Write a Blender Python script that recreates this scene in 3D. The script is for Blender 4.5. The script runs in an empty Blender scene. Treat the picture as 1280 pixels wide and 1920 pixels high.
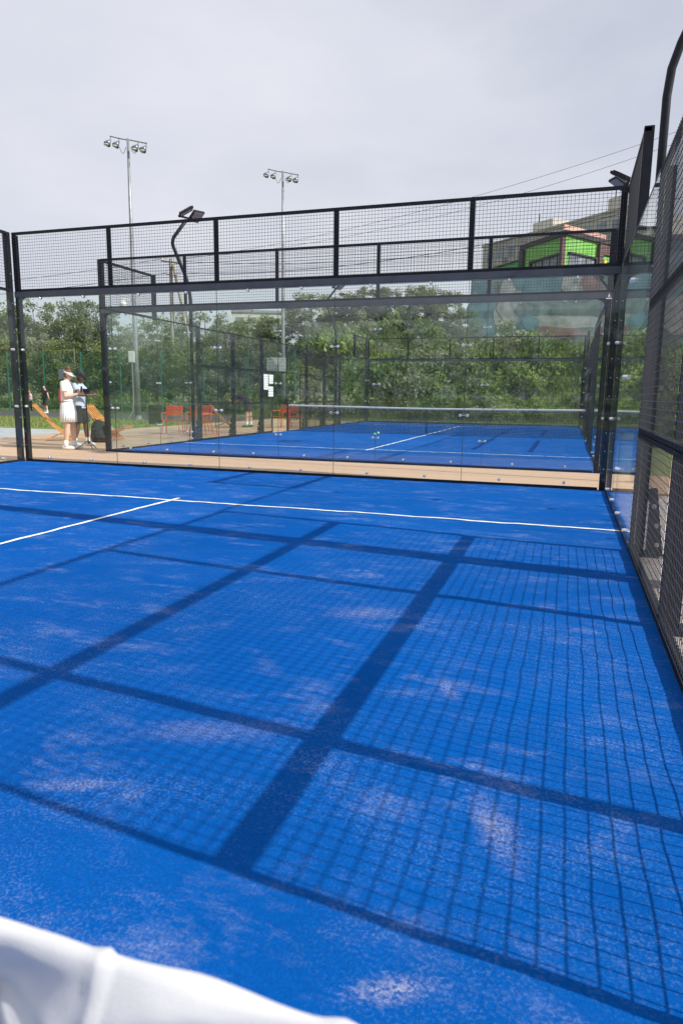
import bpy, bmesh, math, random
import numpy as np
from mathutils import Vector, Matrix, noise
R = math.radians
random.seed(7)
S = bpy.context.scene
COL = S.collection

# ---------------------------------------------------------------- camera, sky, sun, exposure
cam_d = bpy.data.cameras.new('camera'); cam = bpy.data.objects.new('camera', cam_d); COL.objects.link(cam)
cam.location = (4.4478, -0.0616, 1.2664); cam.rotation_euler = (1.4006, -0.0125, 0.3192)
cam_d.sensor_fit = 'VERTICAL'; cam_d.sensor_height = 36; cam_d.lens = 23.87
cam_d.clip_start = 0.05; cam_d.clip_end = 2000
cam_d.dof.use_dof = True; cam_d.dof.focus_distance = 8.5; cam_d.dof.aperture_fstop = 7.5
S.camera = cam

SUN_DIR = Vector((1.365, -0.155, 1.0)).normalized()      # towards the sun
EL = math.asin(SUN_DIR.z); AZ = math.atan2(SUN_DIR.x, SUN_DIR.y)
sd = bpy.data.lights.new('sun', 'SUN'); so = bpy.data.objects.new('sun', sd); COL.objects.link(so)
sd.energy = 4.8; sd.angle = R(0.55); sd.color = (1.0, 0.95, 0.87)
so.rotation_euler = (-SUN_DIR).to_track_quat('-Z', 'Y').to_euler()

W = bpy.data.worlds.new('World'); S.world = W; W.use_nodes = True
nt = W.node_tree; nt.nodes.clear()
def wn(t): return nt.nodes.new(t)
out = wn('ShaderNodeOutputWorld'); bg = wn('ShaderNodeBackground'); sky = wn('ShaderNodeTexSky')
sky.sky_type = 'NISHITA'; sky.sun_disc = False; sky.sun_elevation = EL; sky.sun_rotation = AZ
sky.air_density = 1.2; sky.dust_density = 2.0; sky.altitude = 100
tc = wn('ShaderNodeTexCoord'); mp = wn('ShaderNodeMapping'); mp.inputs['Scale'].default_value = (1.0, 1.0, 2.6)
mp.inputs['Location'].default_value = (3.1, 0.4, 0.2)
n1 = wn('ShaderNodeTexNoise'); n1.inputs['Scale'].default_value = 2.1; n1.inputs['Detail'].default_value = 7; n1.inputs['Roughness'].default_value = .52; n1.inputs['Distortion'].default_value = .3
rp = wn('ShaderNodeValToRGB'); rp.color_ramp.elements[0].position = .34; rp.color_ramp.elements[1].position = .58
rp.color_ramp.elements[0].color = (.76, .76, .76, 1); rp.color_ramp.elements[1].color = (.99, .99, .99, 1)
n2 = wn('ShaderNodeTexNoise'); n2.inputs['Scale'].default_value = 1.3; n2.inputs['Detail'].default_value = 6
cr = wn('ShaderNodeValToRGB'); cr.color_ramp.elements[0].position = .35; cr.color_ramp.elements[1].position = .68
cr.color_ramp.elements[0].color = (6.3, 6.6, 7.6, 1); cr.color_ramp.elements[1].color = (8.3, 8.35, 9.0, 1)
mx = wn('ShaderNodeMix'); mx.data_type = 'RGBA'
L = nt.links.new
L(tc.outputs['Generated'], mp.inputs[0]); L(mp.outputs[0], n1.inputs[0]); L(mp.outputs[0], n2.inputs[0])
L(n1.outputs['Fac'], rp.inputs[0]); L(n2.outputs['Fac'], cr.inputs[0])
L(rp.outputs[0], mx.inputs[0]); L(sky.outputs[0], mx.inputs[6]); L(cr.outputs[0], mx.inputs[7])
L(mx.outputs[2], bg.inputs[0]); bg.inputs[1].default_value = 0.088
L(bg.outputs[0], out.inputs[0])
S.view_settings.view_transform = 'Standard'; S.view_settings.look = 'None'
S.view_settings.exposure = 0.25; S.view_settings.gamma = 1.0; S.view_settings.use_curve_mapping = False
S.cycles.max_bounces = 8; S.cycles.transparent_max_bounces = 40; S.cycles.diffuse_bounces = 3
S.cycles.glossy_bounces = 4; S.cycles.sample_clamp_indirect = 6

# ---------------------------------------------------------------- materials
MATS = {}
def mat(name, col, rough=.6, metal=0., var=.12, vs=6., bump=0., bs=60., spec=.5, emit=None):
    m = bpy.data.materials.new(name); m.use_nodes = True; t = m.node_tree; b = t.nodes['Principled BSDF']
    b.inputs['Roughness'].default_value = rough; b.inputs['Metallic'].default_value = metal
    b.inputs['Specular IOR Level'].default_value = spec
    co = t.nodes.new('ShaderNodeTexCoord')
    n = t.nodes.new('ShaderNodeTexNoise'); n.inputs['Scale'].default_value = vs; n.inputs['Detail'].default_value = 5
    t.links.new(co.outputs['Object'], n.inputs[0])
    r = t.nodes.new('ShaderNodeValToRGB'); e = r.color_ramp.elements
    e[0].position = .3; e[1].position = .7
    e[0].color = (*[c * (1 - var) for c in col], 1); e[1].color = (*[min(1, c * (1 + var)) for c in col], 1)
    t.links.new(n.outputs['Fac'], r.inputs[0]); t.links.new(r.outputs[0], b.inputs['Base Color'])
    if bump:
        n2 = t.nodes.new('ShaderNodeTexNoise'); n2.inputs['Scale'].default_value = bs; n2.inputs['Detail'].default_value = 3
        t.links.new(co.outputs['Object'], n2.inputs[0])
        bp = t.nodes.new('ShaderNodeBump'); bp.inputs['Strength'].default_value = bump; bp.inputs['Distance'].default_value = .01
        t.links.new(n2.outputs['Fac'], bp.inputs['Height']); t.links.new(bp.outputs[0], b.inputs['Normal'])
    MATS[name] = m
    return m
def N(t, k, **kw):
    n = t.nodes.new(k)
    for a, v in kw.items():
        if hasattr(n, a): setattr(n, a, v)
        else: n.inputs[a].default_value = v
    return n

BLACK = mat('black_powder_coat', (.011, .013, .020), .45, 0, .25, 9, .05, 200, spec=.22)
GREYSTEEL = mat('grey_blue_steel', (.055, .065, .085), .45, 0, .2, 4)
WIRE = mat('dark_wire', (.028, .030, .038), .4)
STEEL = mat('bolt_steel', (.72, .73, .75), .28, .7, .1, 30)
GALV = mat('galvanised_steel', (.27, .285, .30), .42, .5, .22, 5)
WHITEBOX = mat('white_cabinet_paint', (.62, .64, .63), .5, 0, .1, 4)
LENS = mat('floodlight_lens', (.30, .28, .29), .4, 0, .1, 8)
DARKLENS = mat('lamp_reflector', (.22, .25, .28), .3, .5, .3, 8)
WHITE = mat('white_plastic', (.8, .8, .8), .5, 0, .04, 8)
LINE = mat('white_line_turf', (.80, .82, .80), .85, 0, .12, 70, .4, 300)
FABRIC = mat('white_net_fabric', (.63, .64, .67), .9, 0, .04, 14, .22, 900)
SEAL = mat('dark_glass_edge', (.03, .06, .05), .4)
GREENP = mat('green_fence_paint', (.02, .16, .10), .45)
WOODO = mat('orange_oiled_wood', (.62, .27, .07), .55, 0, .3, 14, .2, 60)
WOODB = mat('brown_wood', (.34, .15, .06), .6, 0, .35, 14, .2, 60)
REDM = mat('red_painted_metal', (.62, .10, .045), .45, 0, .12, 10)
REDT = mat('red_rope', (.5, .03, .04), .7, 0, .5, 40)
RUBBER = mat('black_fabric', (.022, .024, .03), .85, 0, .35, 12, .4, 60)
BINM = mat('black_bin_metal', (.02, .024, .026), .5, 0, .3, 6)
SKIN = mat('light_skin', (.72, .43, .33), .55, 0, .06, 12)
SKIND = mat('dark_skin', (.13, .065, .045), .5, 0, .1, 12)
POLO = mat('cream_polo_cotton', (.88, .86, .77), .9, 0, .05, 12, .5, 40)
SHORTW = mat('white_pleated_cotton', (.90, .89, .94), .9, 0, .06, 12, .5, 40)
SOCK = mat('white_sock', (.80, .79, .76), .9)
BLUESH = mat('pale_blue_cotton', (.50, .56, .70), .9, 0, .15, 8, .5, 40)
BLACKC = mat('black_cotton', (.022, .022, .027), .9, 0, .2, 12, .5, 40)
PINKC = mat('pale_pink_cotton', (.62, .42, .42), .9, 0, .3, 20)
HAIRR = mat('auburn_hair', (.17, .075, .04), .6, 0, .35, 40, .5, 150)
HAIRD = mat('dark_hair', (.03, .02, .016), .6, 0, .35, 40, .5, 150)
REDB = mat('red_bag_fabric', (.45, .03, .07), .7, 0, .3, 14, .3, 40)
EYE = mat('dark_eye', (.02, .015, .012), .3)
LIP = mat('lip', (.38, .13, .11), .5)
PHONE = mat('phone_black', (.02, .02, .022), .2)
POLEW = mat('weathered_pole_wood', (.32, .29, .22), .85, 0, .3, 5, .4, 30)
CABLE = mat('cable_black', (.05, .05, .055), .6)
BARK = mat('tree_bark', (.16, .13, .10), .9, 0, .35, 5, .5, 20)
YELLOWG = mat('tennis_ball_green', (.30, .75, .25), .9, 0, .1, 40)
GREENW = mat('lime_green_cladding', (.18, .46, .09), .6, 0, .08, .5)
GREEND = mat('deep_green_cladding', (.05, .36, .06), .6, 0, .1, .5)
DARKCL = mat('charcoal_cladding', (.035, .03, .035), .6, 0, .2, 1)
BROWNCL = mat('brown_pillar_cladding', (.13, .075, .07), .7, 0, .2, 1)
WINGL = mat('window_glass', (.20, .23, .27), .12, 0, .4, .8)
CONC = mat('stained_concrete_panel', (.36, .355, .34), .85, 0, .22, .35, .2, 3)
CONCL = mat('pale_rendered_wall', (.52, .50, .45), .85, 0, .18, .5)
PINKR = mat('salmon_roof_sheet', (.62, .36, .30), .6, 0, .12, .6)
BLUEG = mat('blue_grey_cladding', (.12, .17, .22), .6, 0, .15, .4)
ROOFG = mat('grey_roof_sheet', (.22, .24, .26), .6, 0, .15, .4)
YELP = mat('yellow_paint', (.72, .62, .08), .6); TEALP = mat('teal_mural_paint', (.11, .23, .28), .75, 0, .3, 1.2)
WHITEP = mat('chalky_white_mural_paint', (.36, .37, .37), .8, 0, .3, 1.5); PINKP = mat('dusty_red_mural_paint', (.27, .17, .18), .8, 0, .3, 1.5)
GREYP = mat('grey_mural_paint', (.10, .11, .13), .8, 0, .3, 1.5)
SEAGP = mat('sea_green_mural_paint', (.16, .23, .22), .8, 0, .35, 1.5); VIOP = mat('violet_mural_paint', (.17, .18, .42), .8, 0, .2, 1.5)

def glass_mat():
    m = bpy.data.materials.new('tempered_glass'); m.use_nodes = True; t = m.node_tree; t.nodes.clear()
    o = N(t, 'ShaderNodeOutputMaterial'); tr = N(t, 'ShaderNodeBsdfTransparent'); gl = N(t, 'ShaderNodeBsdfGlossy')
    tr.inputs[0].default_value = (.955, .982, .972, 1); gl.inputs['Roughness'].default_value = .012
    gl.inputs[0].default_value = (1, 1, 1, 1)
    lw = N(t, 'ShaderNodeLayerWeight'); lw.inputs['Blend'].default_value = .5
    p = N(t, 'ShaderNodeMath', operation='POWER'); p.inputs[1].default_value = 5
    ma = N(t, 'ShaderNodeMath', operation='MULTIPLY_ADD'); ma.inputs[1].default_value = .94; ma.inputs[2].default_value = .032
    mxs = N(t, 'ShaderNodeMixShader'); df = N(t, 'ShaderNodeBsdfDiffuse'); df.inputs[0].default_value = (.6, .7, .66, 1)
    co = N(t, 'ShaderNodeTexCoord'); nz = N(t, 'ShaderNodeTexNoise'); nz.inputs['Scale'].default_value = 1.4; nz.inputs['Detail'].default_value = 5
    rr = N(t, 'ShaderNodeMapRange'); rr.inputs[1].default_value = .35; rr.inputs[2].default_value = .8; rr.inputs[3].default_value = .002; rr.inputs[4].default_value = .022
    mx2 = N(t, 'ShaderNodeMixShader')
    mpg = N(t, 'ShaderNodeMapping'); mpg.inputs['Scale'].default_value = (2.2, 2.2, .7); t.links.new(co.outputs['Object'], mpg.inputs[0]); t.links.new(mpg.outputs[0], nz.inputs[0]); t.links.new(nz.outputs['Fac'], rr.inputs[0])
    t.links.new(lw.outputs['Facing'], p.inputs[0]); t.links.new(p.outputs[0], ma.inputs[0]); t.links.new(ma.outputs[0], mxs.inputs[0])
    t.links.new(tr.outputs[0], mxs.inputs[1]); t.links.new(gl.outputs[0], mxs.inputs[2])
    t.links.new(rr.outputs[0], mx2.inputs[0]); t.links.new(mxs.outputs[0], mx2.inputs[1]); t.links.new(df.outputs[0], mx2.inputs[2])
    t.links.new(mx2.outputs[0], o.inputs[0])
    return m
GLASS = glass_mat()

SAND = [(4.17, 1.19, 0.17, 0.06, 0.62), (4.32, 1.84, 0.09, 0.28, 0.42), (4.02, 2.77, 0.07, 0.2, 0.34), (3.02, 1.62, 0.25, 0.06, 0.4), (3.4, 3.65, 0.35, 0.18, 0.3), (3.24, 2.08, 0.5, 0.14, 0.25)]
def turf_mat():
    m = bpy.data.materials.new('blue_sanded_turf'); m.use_nodes = True; t = m.node_tree; b = t.nodes['Principled BSDF']
    K = t.links.new
    co = N(t, 'ShaderNodeTexCoord')
    def nz(scale, det, rgh=.5, dist=0, sc=(1, 1, 1), loc=(0, 0, 0), rot=0):
        mp = N(t, 'ShaderNodeMapping'); mp.inputs['Scale'].default_value = sc; mp.inputs['Location'].default_value = loc
        mp.inputs['Rotation'].default_value = (0, 0, rot)
        K(co.outputs['Object'], mp.inputs[0])
        n = N(t, 'ShaderNodeTexNoise'); n.inputs['Scale'].default_value = scale; n.inputs['Detail'].default_value = det
        n.inputs['Roughness'].default_value = rgh; n.inputs['Distortion'].default_value = dist
        K(mp.outputs[0], n.inputs[0]); return n.outputs['Fac']
    def rng(x, a, b_, c=0, d=1):
        r = N(t, 'ShaderNodeMapRange'); r.inputs[1].default_value = a; r.inputs[2].default_value = b_; r.inputs[3].default_value = c; r.inputs[4].default_value = d
        K(x, r.inputs[0]); return r.outputs[0]
    def mul(x, y, op='MULTIPLY', clamp=False):
        q = N(t, 'ShaderNodeMath', operation=op); q.use_clamp = clamp
        for i, z in enumerate((x, y)):
            if isinstance(z, (int, float)): q.inputs[i].default_value = z
            else: K(z, q.inputs[i])
        return q.outputs[0]
    def mix(f, a, c):
        q = N(t, 'ShaderNodeMix', data_type='RGBA')
        K(f, q.inputs[0])
        for i, z in ((6, a), (7, c)):
            if isinstance(z, tuple): q.inputs[i].default_value = (*z, 1)
            else: K(z, q.inputs[i])
        return q.outputs[2]
    speck = nz(95, 3, .75)                      # fibre-sized sand specks
    speck2 = nz(32, 4, .75, .5, (1, 2.2, 1), rot=.5)
    dust = nz(.75, 9, .68, .2, (1, 1.7, 1))         # sand drifts
    drift = nz(3.1, 9, .74, .25, (.9, 1.8, 1), (4, 2, 0), .25)
    patch = nz(1.5, 8, .7, .3, (1, 1.3, 1), (9, 5, 0), -.3)
    tone = nz(.5, 5, .55)
    base = mix(rng(tone, .3, .7), (.0008, .078, .34), (.0014, .102, .43))
    base = mix(rng(speck2, .35, .7, 0, .55), base, (.0008, .054, .24))
    d = mul(rng(dust, .42, .68, .06, 1), rng(drift, .34, .62, .05, 1))
    sp = mul(rng(speck, .50, .66), d)
    c1 = mix(mul(sp, .72), base, (.17, .29, .55))
    d2 = mul(mul(rng(drift, .50, .66), rng(patch, .45, .62)), rng(speck2, .34, .56, .25, 1))
    c2 = mix(mul(mul(d2, .62), rng(speck, .38, .58, .22, 1)), c1, (.27, .33, .54))
    d3 = mul(mul(rng(patch, .62, .72), rng(drift, .56, .68)), rng(speck, .35, .55, .4, 1))
    c3 = mix(mul(d3, .75), c2, (.50, .46, .47))
    for (px_, py_, rx_, ry_, st) in SAND:      # swept-up sand left in a few places
        mp = N(t, 'ShaderNodeMapping', vector_type='TEXTURE'); mp.inputs['Location'].default_value = (px_, py_, 0); mp.inputs['Scale'].default_value = (rx_, ry_, 1); mp.inputs['Rotation'].default_value = (0, 0, .4)
        K(co.outputs['Object'], mp.inputs[0]); vl = N(t, 'ShaderNodeVectorMath', operation='LENGTH'); K(mp.outputs[0], vl.inputs[0])
        edge = mul(vl.outputs['Value'], mul(speck2, 1.3), 'ADD'); edge = mul(edge, mul(drift, 1.6), 'ADD')
        k_ = mul(rng(edge, 1.35, 2.2, 1, 0), rng(speck, .40, .58, .1, 1)); c3 = mix(mul(k_, st), c3, (.52, .50, .54))
    K(c3, b.inputs['Base Color']); b.inputs['Roughness'].default_value = .8; b.inputs['Roughness'].default_value = 1; b.inputs['Specular IOR Level'].default_value = .04
    bp = N(t, 'ShaderNodeBump'); bp.inputs['Strength'].default_value = .5; bp.inputs['Distance'].default_value = .006
    K(mul(speck, speck2, 'ADD'), bp.inputs['Height']); K(bp.outputs[0], b.inputs['Normal'])
    return m
TURF = turf_mat()

def plank_mat(name, c0, c1, w=.14, axis=1):
    m = bpy.data.materials.new(name); m.use_nodes = True; t = m.node_tree; b = t.nodes['Principled BSDF']; K = t.links.new
    co = N(t, 'ShaderNodeTexCoord'); sx = N(t, 'ShaderNodeSeparateXYZ'); K(co.outputs['Object'], sx.inputs[0])
    dv = N(t, 'ShaderNodeMath', operation='DIVIDE'); K(sx.outputs[axis], dv.inputs[0]); dv.inputs[1].default_value = w
    fl = N(t, 'ShaderNodeMath', operation='FLOOR'); K(dv.outputs[0], fl.inputs[0])
    wn_ = N(t, 'ShaderNodeTexWhiteNoise', noise_dimensions='1D'); K(fl.outputs[0], wn_.inputs['W'])
    mp = N(t, 'ShaderNodeMapping'); mp.inputs['Scale'].default_value = (1.2, 14, 1) if axis == 1 else (14, 1.2, 1); K(co.outputs['Object'], mp.inputs[0])
    n = N(t, 'ShaderNodeTexNoise'); n.inputs['Scale'].default_value = 2; n.inputs['Detail'].default_value = 6; K(mp.outputs[0], n.inputs[0])
    ad = N(t, 'ShaderNodeMath', operation='ADD'); K(wn_.outputs['Value'], ad.inputs[0]); K(n.outputs['Fac'], ad.inputs[1])
    r = N(t, 'ShaderNodeValToRGB'); r.color_ramp.elements[0].color = (*c0, 1); r.color_ramp.elements[1].color = (*c1, 1)
    hf = N(t, 'ShaderNodeMath', operation='MULTIPLY'); hf.inputs[1].default_value = .5; K(ad.outputs[0], hf.inputs[0]); K(hf.outputs[0], r.inputs[0])
    fr = N(t, 'ShaderNodeMath', operation='FRACT'); K(dv.outputs[0], fr.inputs[0])
    lt = N(t, 'ShaderNodeMath', operation='LESS_THAN'); K(fr.outputs[0], lt.inputs[0]); lt.inputs[1].default_value = .045
    mx_ = N(t, 'ShaderNodeMix', data_type='RGBA'); K(lt.outputs[0], mx_.inputs[0]); K(r.outputs[0], mx_.inputs[6]); mx_.inputs[7].default_value = (.10, .06, .035, 1)
    K(mx_.outputs[2], b.inputs['Base Color']); b.inputs['Roughness'].default_value = .7
    return m
DECK = plank_mat('timber_deck_boards', (.40, .245, .15), (.62, .42, .27))
DECKL = plank_mat('walkway_timber_boards', (.50, .325, .205), (.62, .415, .275), .14)

def ground_mat(name, cols, scale, bump=.4):
    m = bpy.data.materials.new(name); m.use_nodes = True; t = m.node_tree; b = t.nodes['Principled BSDF']; K = t.links.new
    co = N(t, 'ShaderNodeTexCoord'); n = N(t, 'ShaderNodeTexNoise'); n.inputs['Scale'].default_value = scale; n.inputs['Detail'].default_value = 9; n.inputs['Roughness'].default_value = .65
    K(co.outputs['Object'], n.inputs[0]); r = N(t, 'ShaderNodeValToRGB'); e = r.color_ramp.elements
    while len(e) < len(cols): e.new(.5)
    for i, c in enumerate(cols): e[i].position = .3 + .4 * i / (len(cols) - 1); e[i].color = (*c, 1)
    K(n.outputs['Fac'], r.inputs[0]); K(r.outputs[0], b.inputs['Base Color']); b.inputs['Roughness'].default_value = .9
    bp = N(t, 'ShaderNodeBump'); bp.inputs['Strength'].default_value = bump; bp.inputs['Distance'].default_value = .05
    n2 = N(t, 'ShaderNodeTexNoise'); n2.inputs['Scale'].default_value = scale * 12; n2.inputs['Detail'].default_value = 4; K(co.outputs['Object'], n2.inputs[0])
    K(n2.outputs['Fac'], bp.inputs['Height']); K(bp.outputs[0], b.inputs['Normal'])
    return m
GRASSG = ground_mat('meadow_ground', [(.09, .13, .03), (.17, .21, .05), (.28, .27, .10)], .6)
PAVE = ground_mat('grey_paving', [(.33, .34, .35), (.40, .41, .42), (.46, .46, .46)], .8, .2)
PAVEW = ground_mat('pale_stone_paving', [(.36, .31, .29), (.46, .41, .39), (.56, .52, .50)], 3, .3)
ASPH = ground_mat('dark_track_asphalt', [(.035, .037, .042), (.05, .052, .058), (.065, .066, .07)], 1.5, .2)

def leaf_mat(name, a, b_, c):
    m = bpy.data.materials.new(name); m.use_nodes = True; t = m.node_tree; b = t.nodes['Principled BSDF']; K = t.links.new
    at = N(t, 'ShaderNodeAttribute'); at.attribute_name = 'tone'; oi = N(t, 'ShaderNodeObjectInfo')
    ad = N(t, 'ShaderNodeMath', operation='MULTIPLY_ADD'); K(oi.outputs['Random'], ad.inputs[0]); ad.inputs[1].default_value = .45; 
    s = N(t, 'ShaderNodeMath', operation='MULTIPLY'); K(at.outputs['Fac'], s.inputs[0]); s.inputs[1].default_value = .6; K(s.outputs[0], ad.inputs[2])
    r = N(t, 'ShaderNodeValToRGB'); e = r.color_ramp.elements; e.new(.5)
    for i, (p, cc) in enumerate(((.1, a), (.5, b_), (.95, c))): e[i].position = p; e[i].color = (*cc, 1)
    K(ad.outputs[0], r.inputs[0]); K(r.outputs[0], b.inputs['Base Color']); b.inputs['Roughness'].default_value = .55
    tl = N(t, 'ShaderNodeBsdfTranslucent'); K(r.outputs[0], tl.inputs[0]); ms = N(t, 'ShaderNodeMixShader'); ms.inputs[0].default_value = .4
    K(b.outputs[0], ms.inputs[1]); K(tl.outputs[0], ms.inputs[2]); K(ms.outputs[0], t.nodes['Material Output'].inputs[0])
    return m
LEAFA = leaf_mat('tree_leaves', (.065, .105, .028), (.155, .205, .055), (.33, .35, .14))
LEAFW = leaf_mat('willow_leaves', (.10, .14, .06), (.21, .25, .12), (.38, .38, .24))
LEAFS = leaf_mat('shrub_leaves', (.04, .09, .018), (.14, .22, .04), (.34, .39, .11))
WEED = leaf_mat('weed_blades', (.04, .08, .015), (.09, .15, .03), (.20, .24, .07))
GRASSB = leaf_mat('grass_blades', (.10, .17, .03), (.20, .27, .06), (.38, .37, .13))

# ---------------------------------------------------------------- mesh helpers
class MB:
    def __init__(s): s.v = []; s.f = []; s.m = []; s.cm = 0
    def add(s, vs, fs):
        o = len(s.v); s.v += [tuple(x) for x in vs]; s.f += [tuple(i + o for i in f) for f in fs]; s.m += [s.cm] * len(fs); return s
    def box(s, a, b):
        (x0, y0, z0), (x1, y1, z1) = a, b
        return s.add([(x0,y0,z0),(x1,y0,z0),(x1,y1,z0),(x0,y1,z0),(x0,y0,z1),(x1,y0,z1),(x1,y1,z1),(x0,y1,z1)],
                     [(0,3,2,1),(4,5,6,7),(0,1,5,4),(1,2,6,5),(2,3,7,6),(3,0,4,7)])
    def bbox(s, a, b, c=.006):
        """box with chamfered vertical and horizontal edges"""
        bm = bmesh.new(); r = bmesh.ops.create_cube(bm, size=1)
        for v in bm.verts: v.co = Vector([a[i] + (b[i] - a[i]) * (v.co[i] + .5) for i in range(3)])
        bmesh.ops.bevel(bm, geom=bm.edges[:], offset=c, segments=2, affect='EDGES')
        bm.verts.index_update(); s.add([v.co[:] for v in bm.verts], [[v.index for v in f.verts] for f in bm.faces]); bm.free(); return s
    def beam(s, p, q, w, h=None, up=(0, 0, 1)):
        h = h or w; p = Vector(p); q = Vector(q); d = (q - p).normalized(); u = Vector(up)
        if abs(d.dot(u)) > .98: u = Vector((0, 1, 0))
        a = d.cross(u).normalized() * w / 2; b = a.cross(d).normalized() * h / 2
        return s.add([p-a-b, p+a-b, p+a+b, p-a+b, q-a-b, q+a-b, q+a+b, q-a+b], [(0,3,2,1),(4,5,6,7),(0,1,5,4),(1,2,6,5),(2,3,7,6),(3,0,4,7)])
    def loft(s, pts, rx, ry, n=16, xax=(1, 0, 0), cap=True, wob=None):
        P = [Vector(p) for p in pts]; k = len(P); X = Vector(xax); vs = []
        for i in range(k):
            d = (P[min(i+1, k-1)] - P[max(i-1, 0)]).normalized()
            if abs(d.dot(X)) > .95: X = Vector((0, 0, 1)) if abs(d.z) < .9 else Vector((0, 1, 0))
            a = (X - d * X.dot(d)).normalized(); b = d.cross(a).normalized()
            for j in range(n):
                t = 2 * math.pi * j / n; w = wob(i, t) if wob else 1
                vs.append(P[i] + a * math.cos(t) * rx[i] * w + b * math.sin(t) * ry[i] * w)
        fs = [(i*n+j, i*n+(j+1) % n, (i+1)*n+(j+1) % n, (i+1)*n+j) for i in range(k-1) for j in range(n)]
        if cap: fs += [tuple(range(n))[::-1], tuple((k-1)*n+j for j in range(n))]
        return s.add(vs, fs)
    def tube(s, pts, r, n=8, cap=True):
        if isinstance(r, (int, float)): r = [r] * len(pts)
        return s.loft(pts, r, r, n, cap=cap)
    def ell(s, c, r, n=12, m=8, M=None, keep=None):
        vs = []; fs = []
        for i in range(m + 1):
            ph = math.pi * i / m
            for j in range(n):
                th = 2 * math.pi * j / n
                v = Vector((math.sin(ph)*math.cos(th)*r[0], math.sin(ph)*math.sin(th)*r[1], math.cos(ph)*r[2]))
                if M: v = M @ v
                vs.append(v + Vector(c))
        for i in range(m):
            for j in range(n):
                f = (i*n+j, (i+1)*n+j, (i+1)*n+(j+1) % n, i*n+(j+1) % n)
                if keep is None or keep(sum((vs[q] for q in f), Vector()) / 4 - Vector(c)): fs.append(f)
        return s.add(vs, fs)
    def poly(s, pts, ext):
        """flat polygon extruded by vector ext"""
        n = len(pts); e = Vector(ext)
        return s.add([Vector(p) for p in pts] + [Vector(p) + e for p in pts],
                     [tuple(range(n))[::-1], tuple(range(n, 2*n))] + [(i, (i+1) % n, n+(i+1) % n, n+i) for i in range(n)])
    def build(s, name, m, parent=None, smooth=False, fix=True):
        me = bpy.data.meshes.new(name); me.from_pydata(s.v, [], s.f)
        for x in (m if isinstance(m, (list, tuple)) else [m]): me.materials.append(x)
        if len(set(s.m)) > 1: me.polygons.foreach_set('material_index', s.m)
        if smooth: me.polygons.foreach_set('use_smooth', [True] * len(me.polygons))
        if fix and len(s.f) < 60000:
            bm = bmesh.new(); bm.from_mesh(me); bmesh.ops.recalc_face_normals(bm, faces=bm.faces[:]); bm.to_mesh(me); bm.free()
        me.update()
        o = bpy.data.objects.new(name, me); COL.objects.link(o)
        if parent: o.parent = parent
        return o

def tag(o, label, cat, group=None):
    o['label'] = label; o['category'] = cat
    if group: o['group'] = group
    return o
def thing(name, label, cat, loc=(0, 0, 0), rz=0, group=None, sc=1):
    o = bpy.data.objects.new(name, None); COL.objects.link(o); o.empty_display_size = .2
    o.location = loc; o.rotation_euler = (0, 0, rz); o.scale = (sc,) * 3
    return tag(o, label, cat, group)
def struct(o, kind='structure'): o['kind'] = kind; return o
def copy_tree(o, loc, rz, sc=1, label=None, group=None, parent=None):
    def rec(x, p):
        c = x.copy(); COL.objects.link(c); c.parent = p
        for ch in x.children: rec(ch, c)
        return c
    kids = list(o.children)
    c = rec(o, None); c.location = loc; c.rotation_euler = (0, 0, rz); c.scale = (sc,) * 3 if isinstance(sc, (int, float)) else sc
    if label: c['label'] = label
    if group: c['group'] = group
    return c

# ---------------------------------------------------------------- ground
def sst(x): x = max(0, min(1, x)); return x * x * (3 - 2 * x)
def height(x, y):
    foot = 35.5 + 5.5 * sst((-11 - x) / 9)
    hmax = 5.7 - 3.0 * sst((-13 - x) / 12) - 1.3 * sst((x + 5.5) / 3)
    d = y - foot
    e = min(x - 7.4, y - 15.5)
    d = max(d, e) if x > 7 else d
    h = hmax * sst(d / 13.5) + (min(22, max(0, d - 13.5)) * .10)
    if d > 1: h += .45 * min(1, d / 5) * noise.noise(Vector((x * .22, y * .22, 3)))
    return h - .06
def axis(stops):
    r = []
    for (a, b, st) in stops:
        k = a
        while k < b - 1e-6: r.append(k); k += st
    r.append(stops[-1][1]); return r
xs = axis([(-900, -120, 60), (-120, -50, 7), (-50, 30, 1.0), (30, 120, 9), (120, 900, 60)]); ys = axis([(-600, -40, 40), (-40, 12, 6.5), (12, 70, 1.0), (70, 130, 6), (130, 1200, 70)])
g = MB(); nx = len(xs)
g.add([(x, y, height(x, y)) for y in ys for x in xs], [(j*nx+i, j*nx+i+1, (j+1)*nx+i+1, (j+1)*nx+i) for j in range(len(ys)-1) for i in range(nx-1)])
struct(g.build('ground', GRASSG, smooth=True))
# track, paving, deck: stacked sheets
b = MB(); b.poly([(-60, 27.6, -.055), (-20, 28.0, -.055), (-10.6, 28.6, -.055), (-10.6, 37.5, -.055), (-60, 37.5, -.055)], (0, 0, .012)); struct(b.build('running_track', ASPH))
b = MB(); b.poly([(-60, 14.4, -.052), (-10.2, 14.4, -.052), (-10.2, 19.4, -.052), (-60, 20.6, -.052)], (0, 0, .016)); struct(b.build('pavement', PAVE))
b = MB(); b.box((5.0, -4, -.05), (60, 9.9, -.02)).box((7.3, 9.9, -.05), (60, 15.4, -.02)); struct(b.build('stone_paving', PAVEW))
b = MB(); b.box((-60, 12.35, -.2), (-5.02, 14.5, -.004)).box((-10.4, 14.5, -.2), (-5.02, 34, -.004)).box((-60, 3, -.2), (-5.02, 10.02, -.004)); struct(b.build('timber_deck', DECK))
b = MB(); b.box((-60, 10.02, -.2), (7.2, 12.35, -.002)); struct(b.build('timber_walkway', DECKL))

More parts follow.
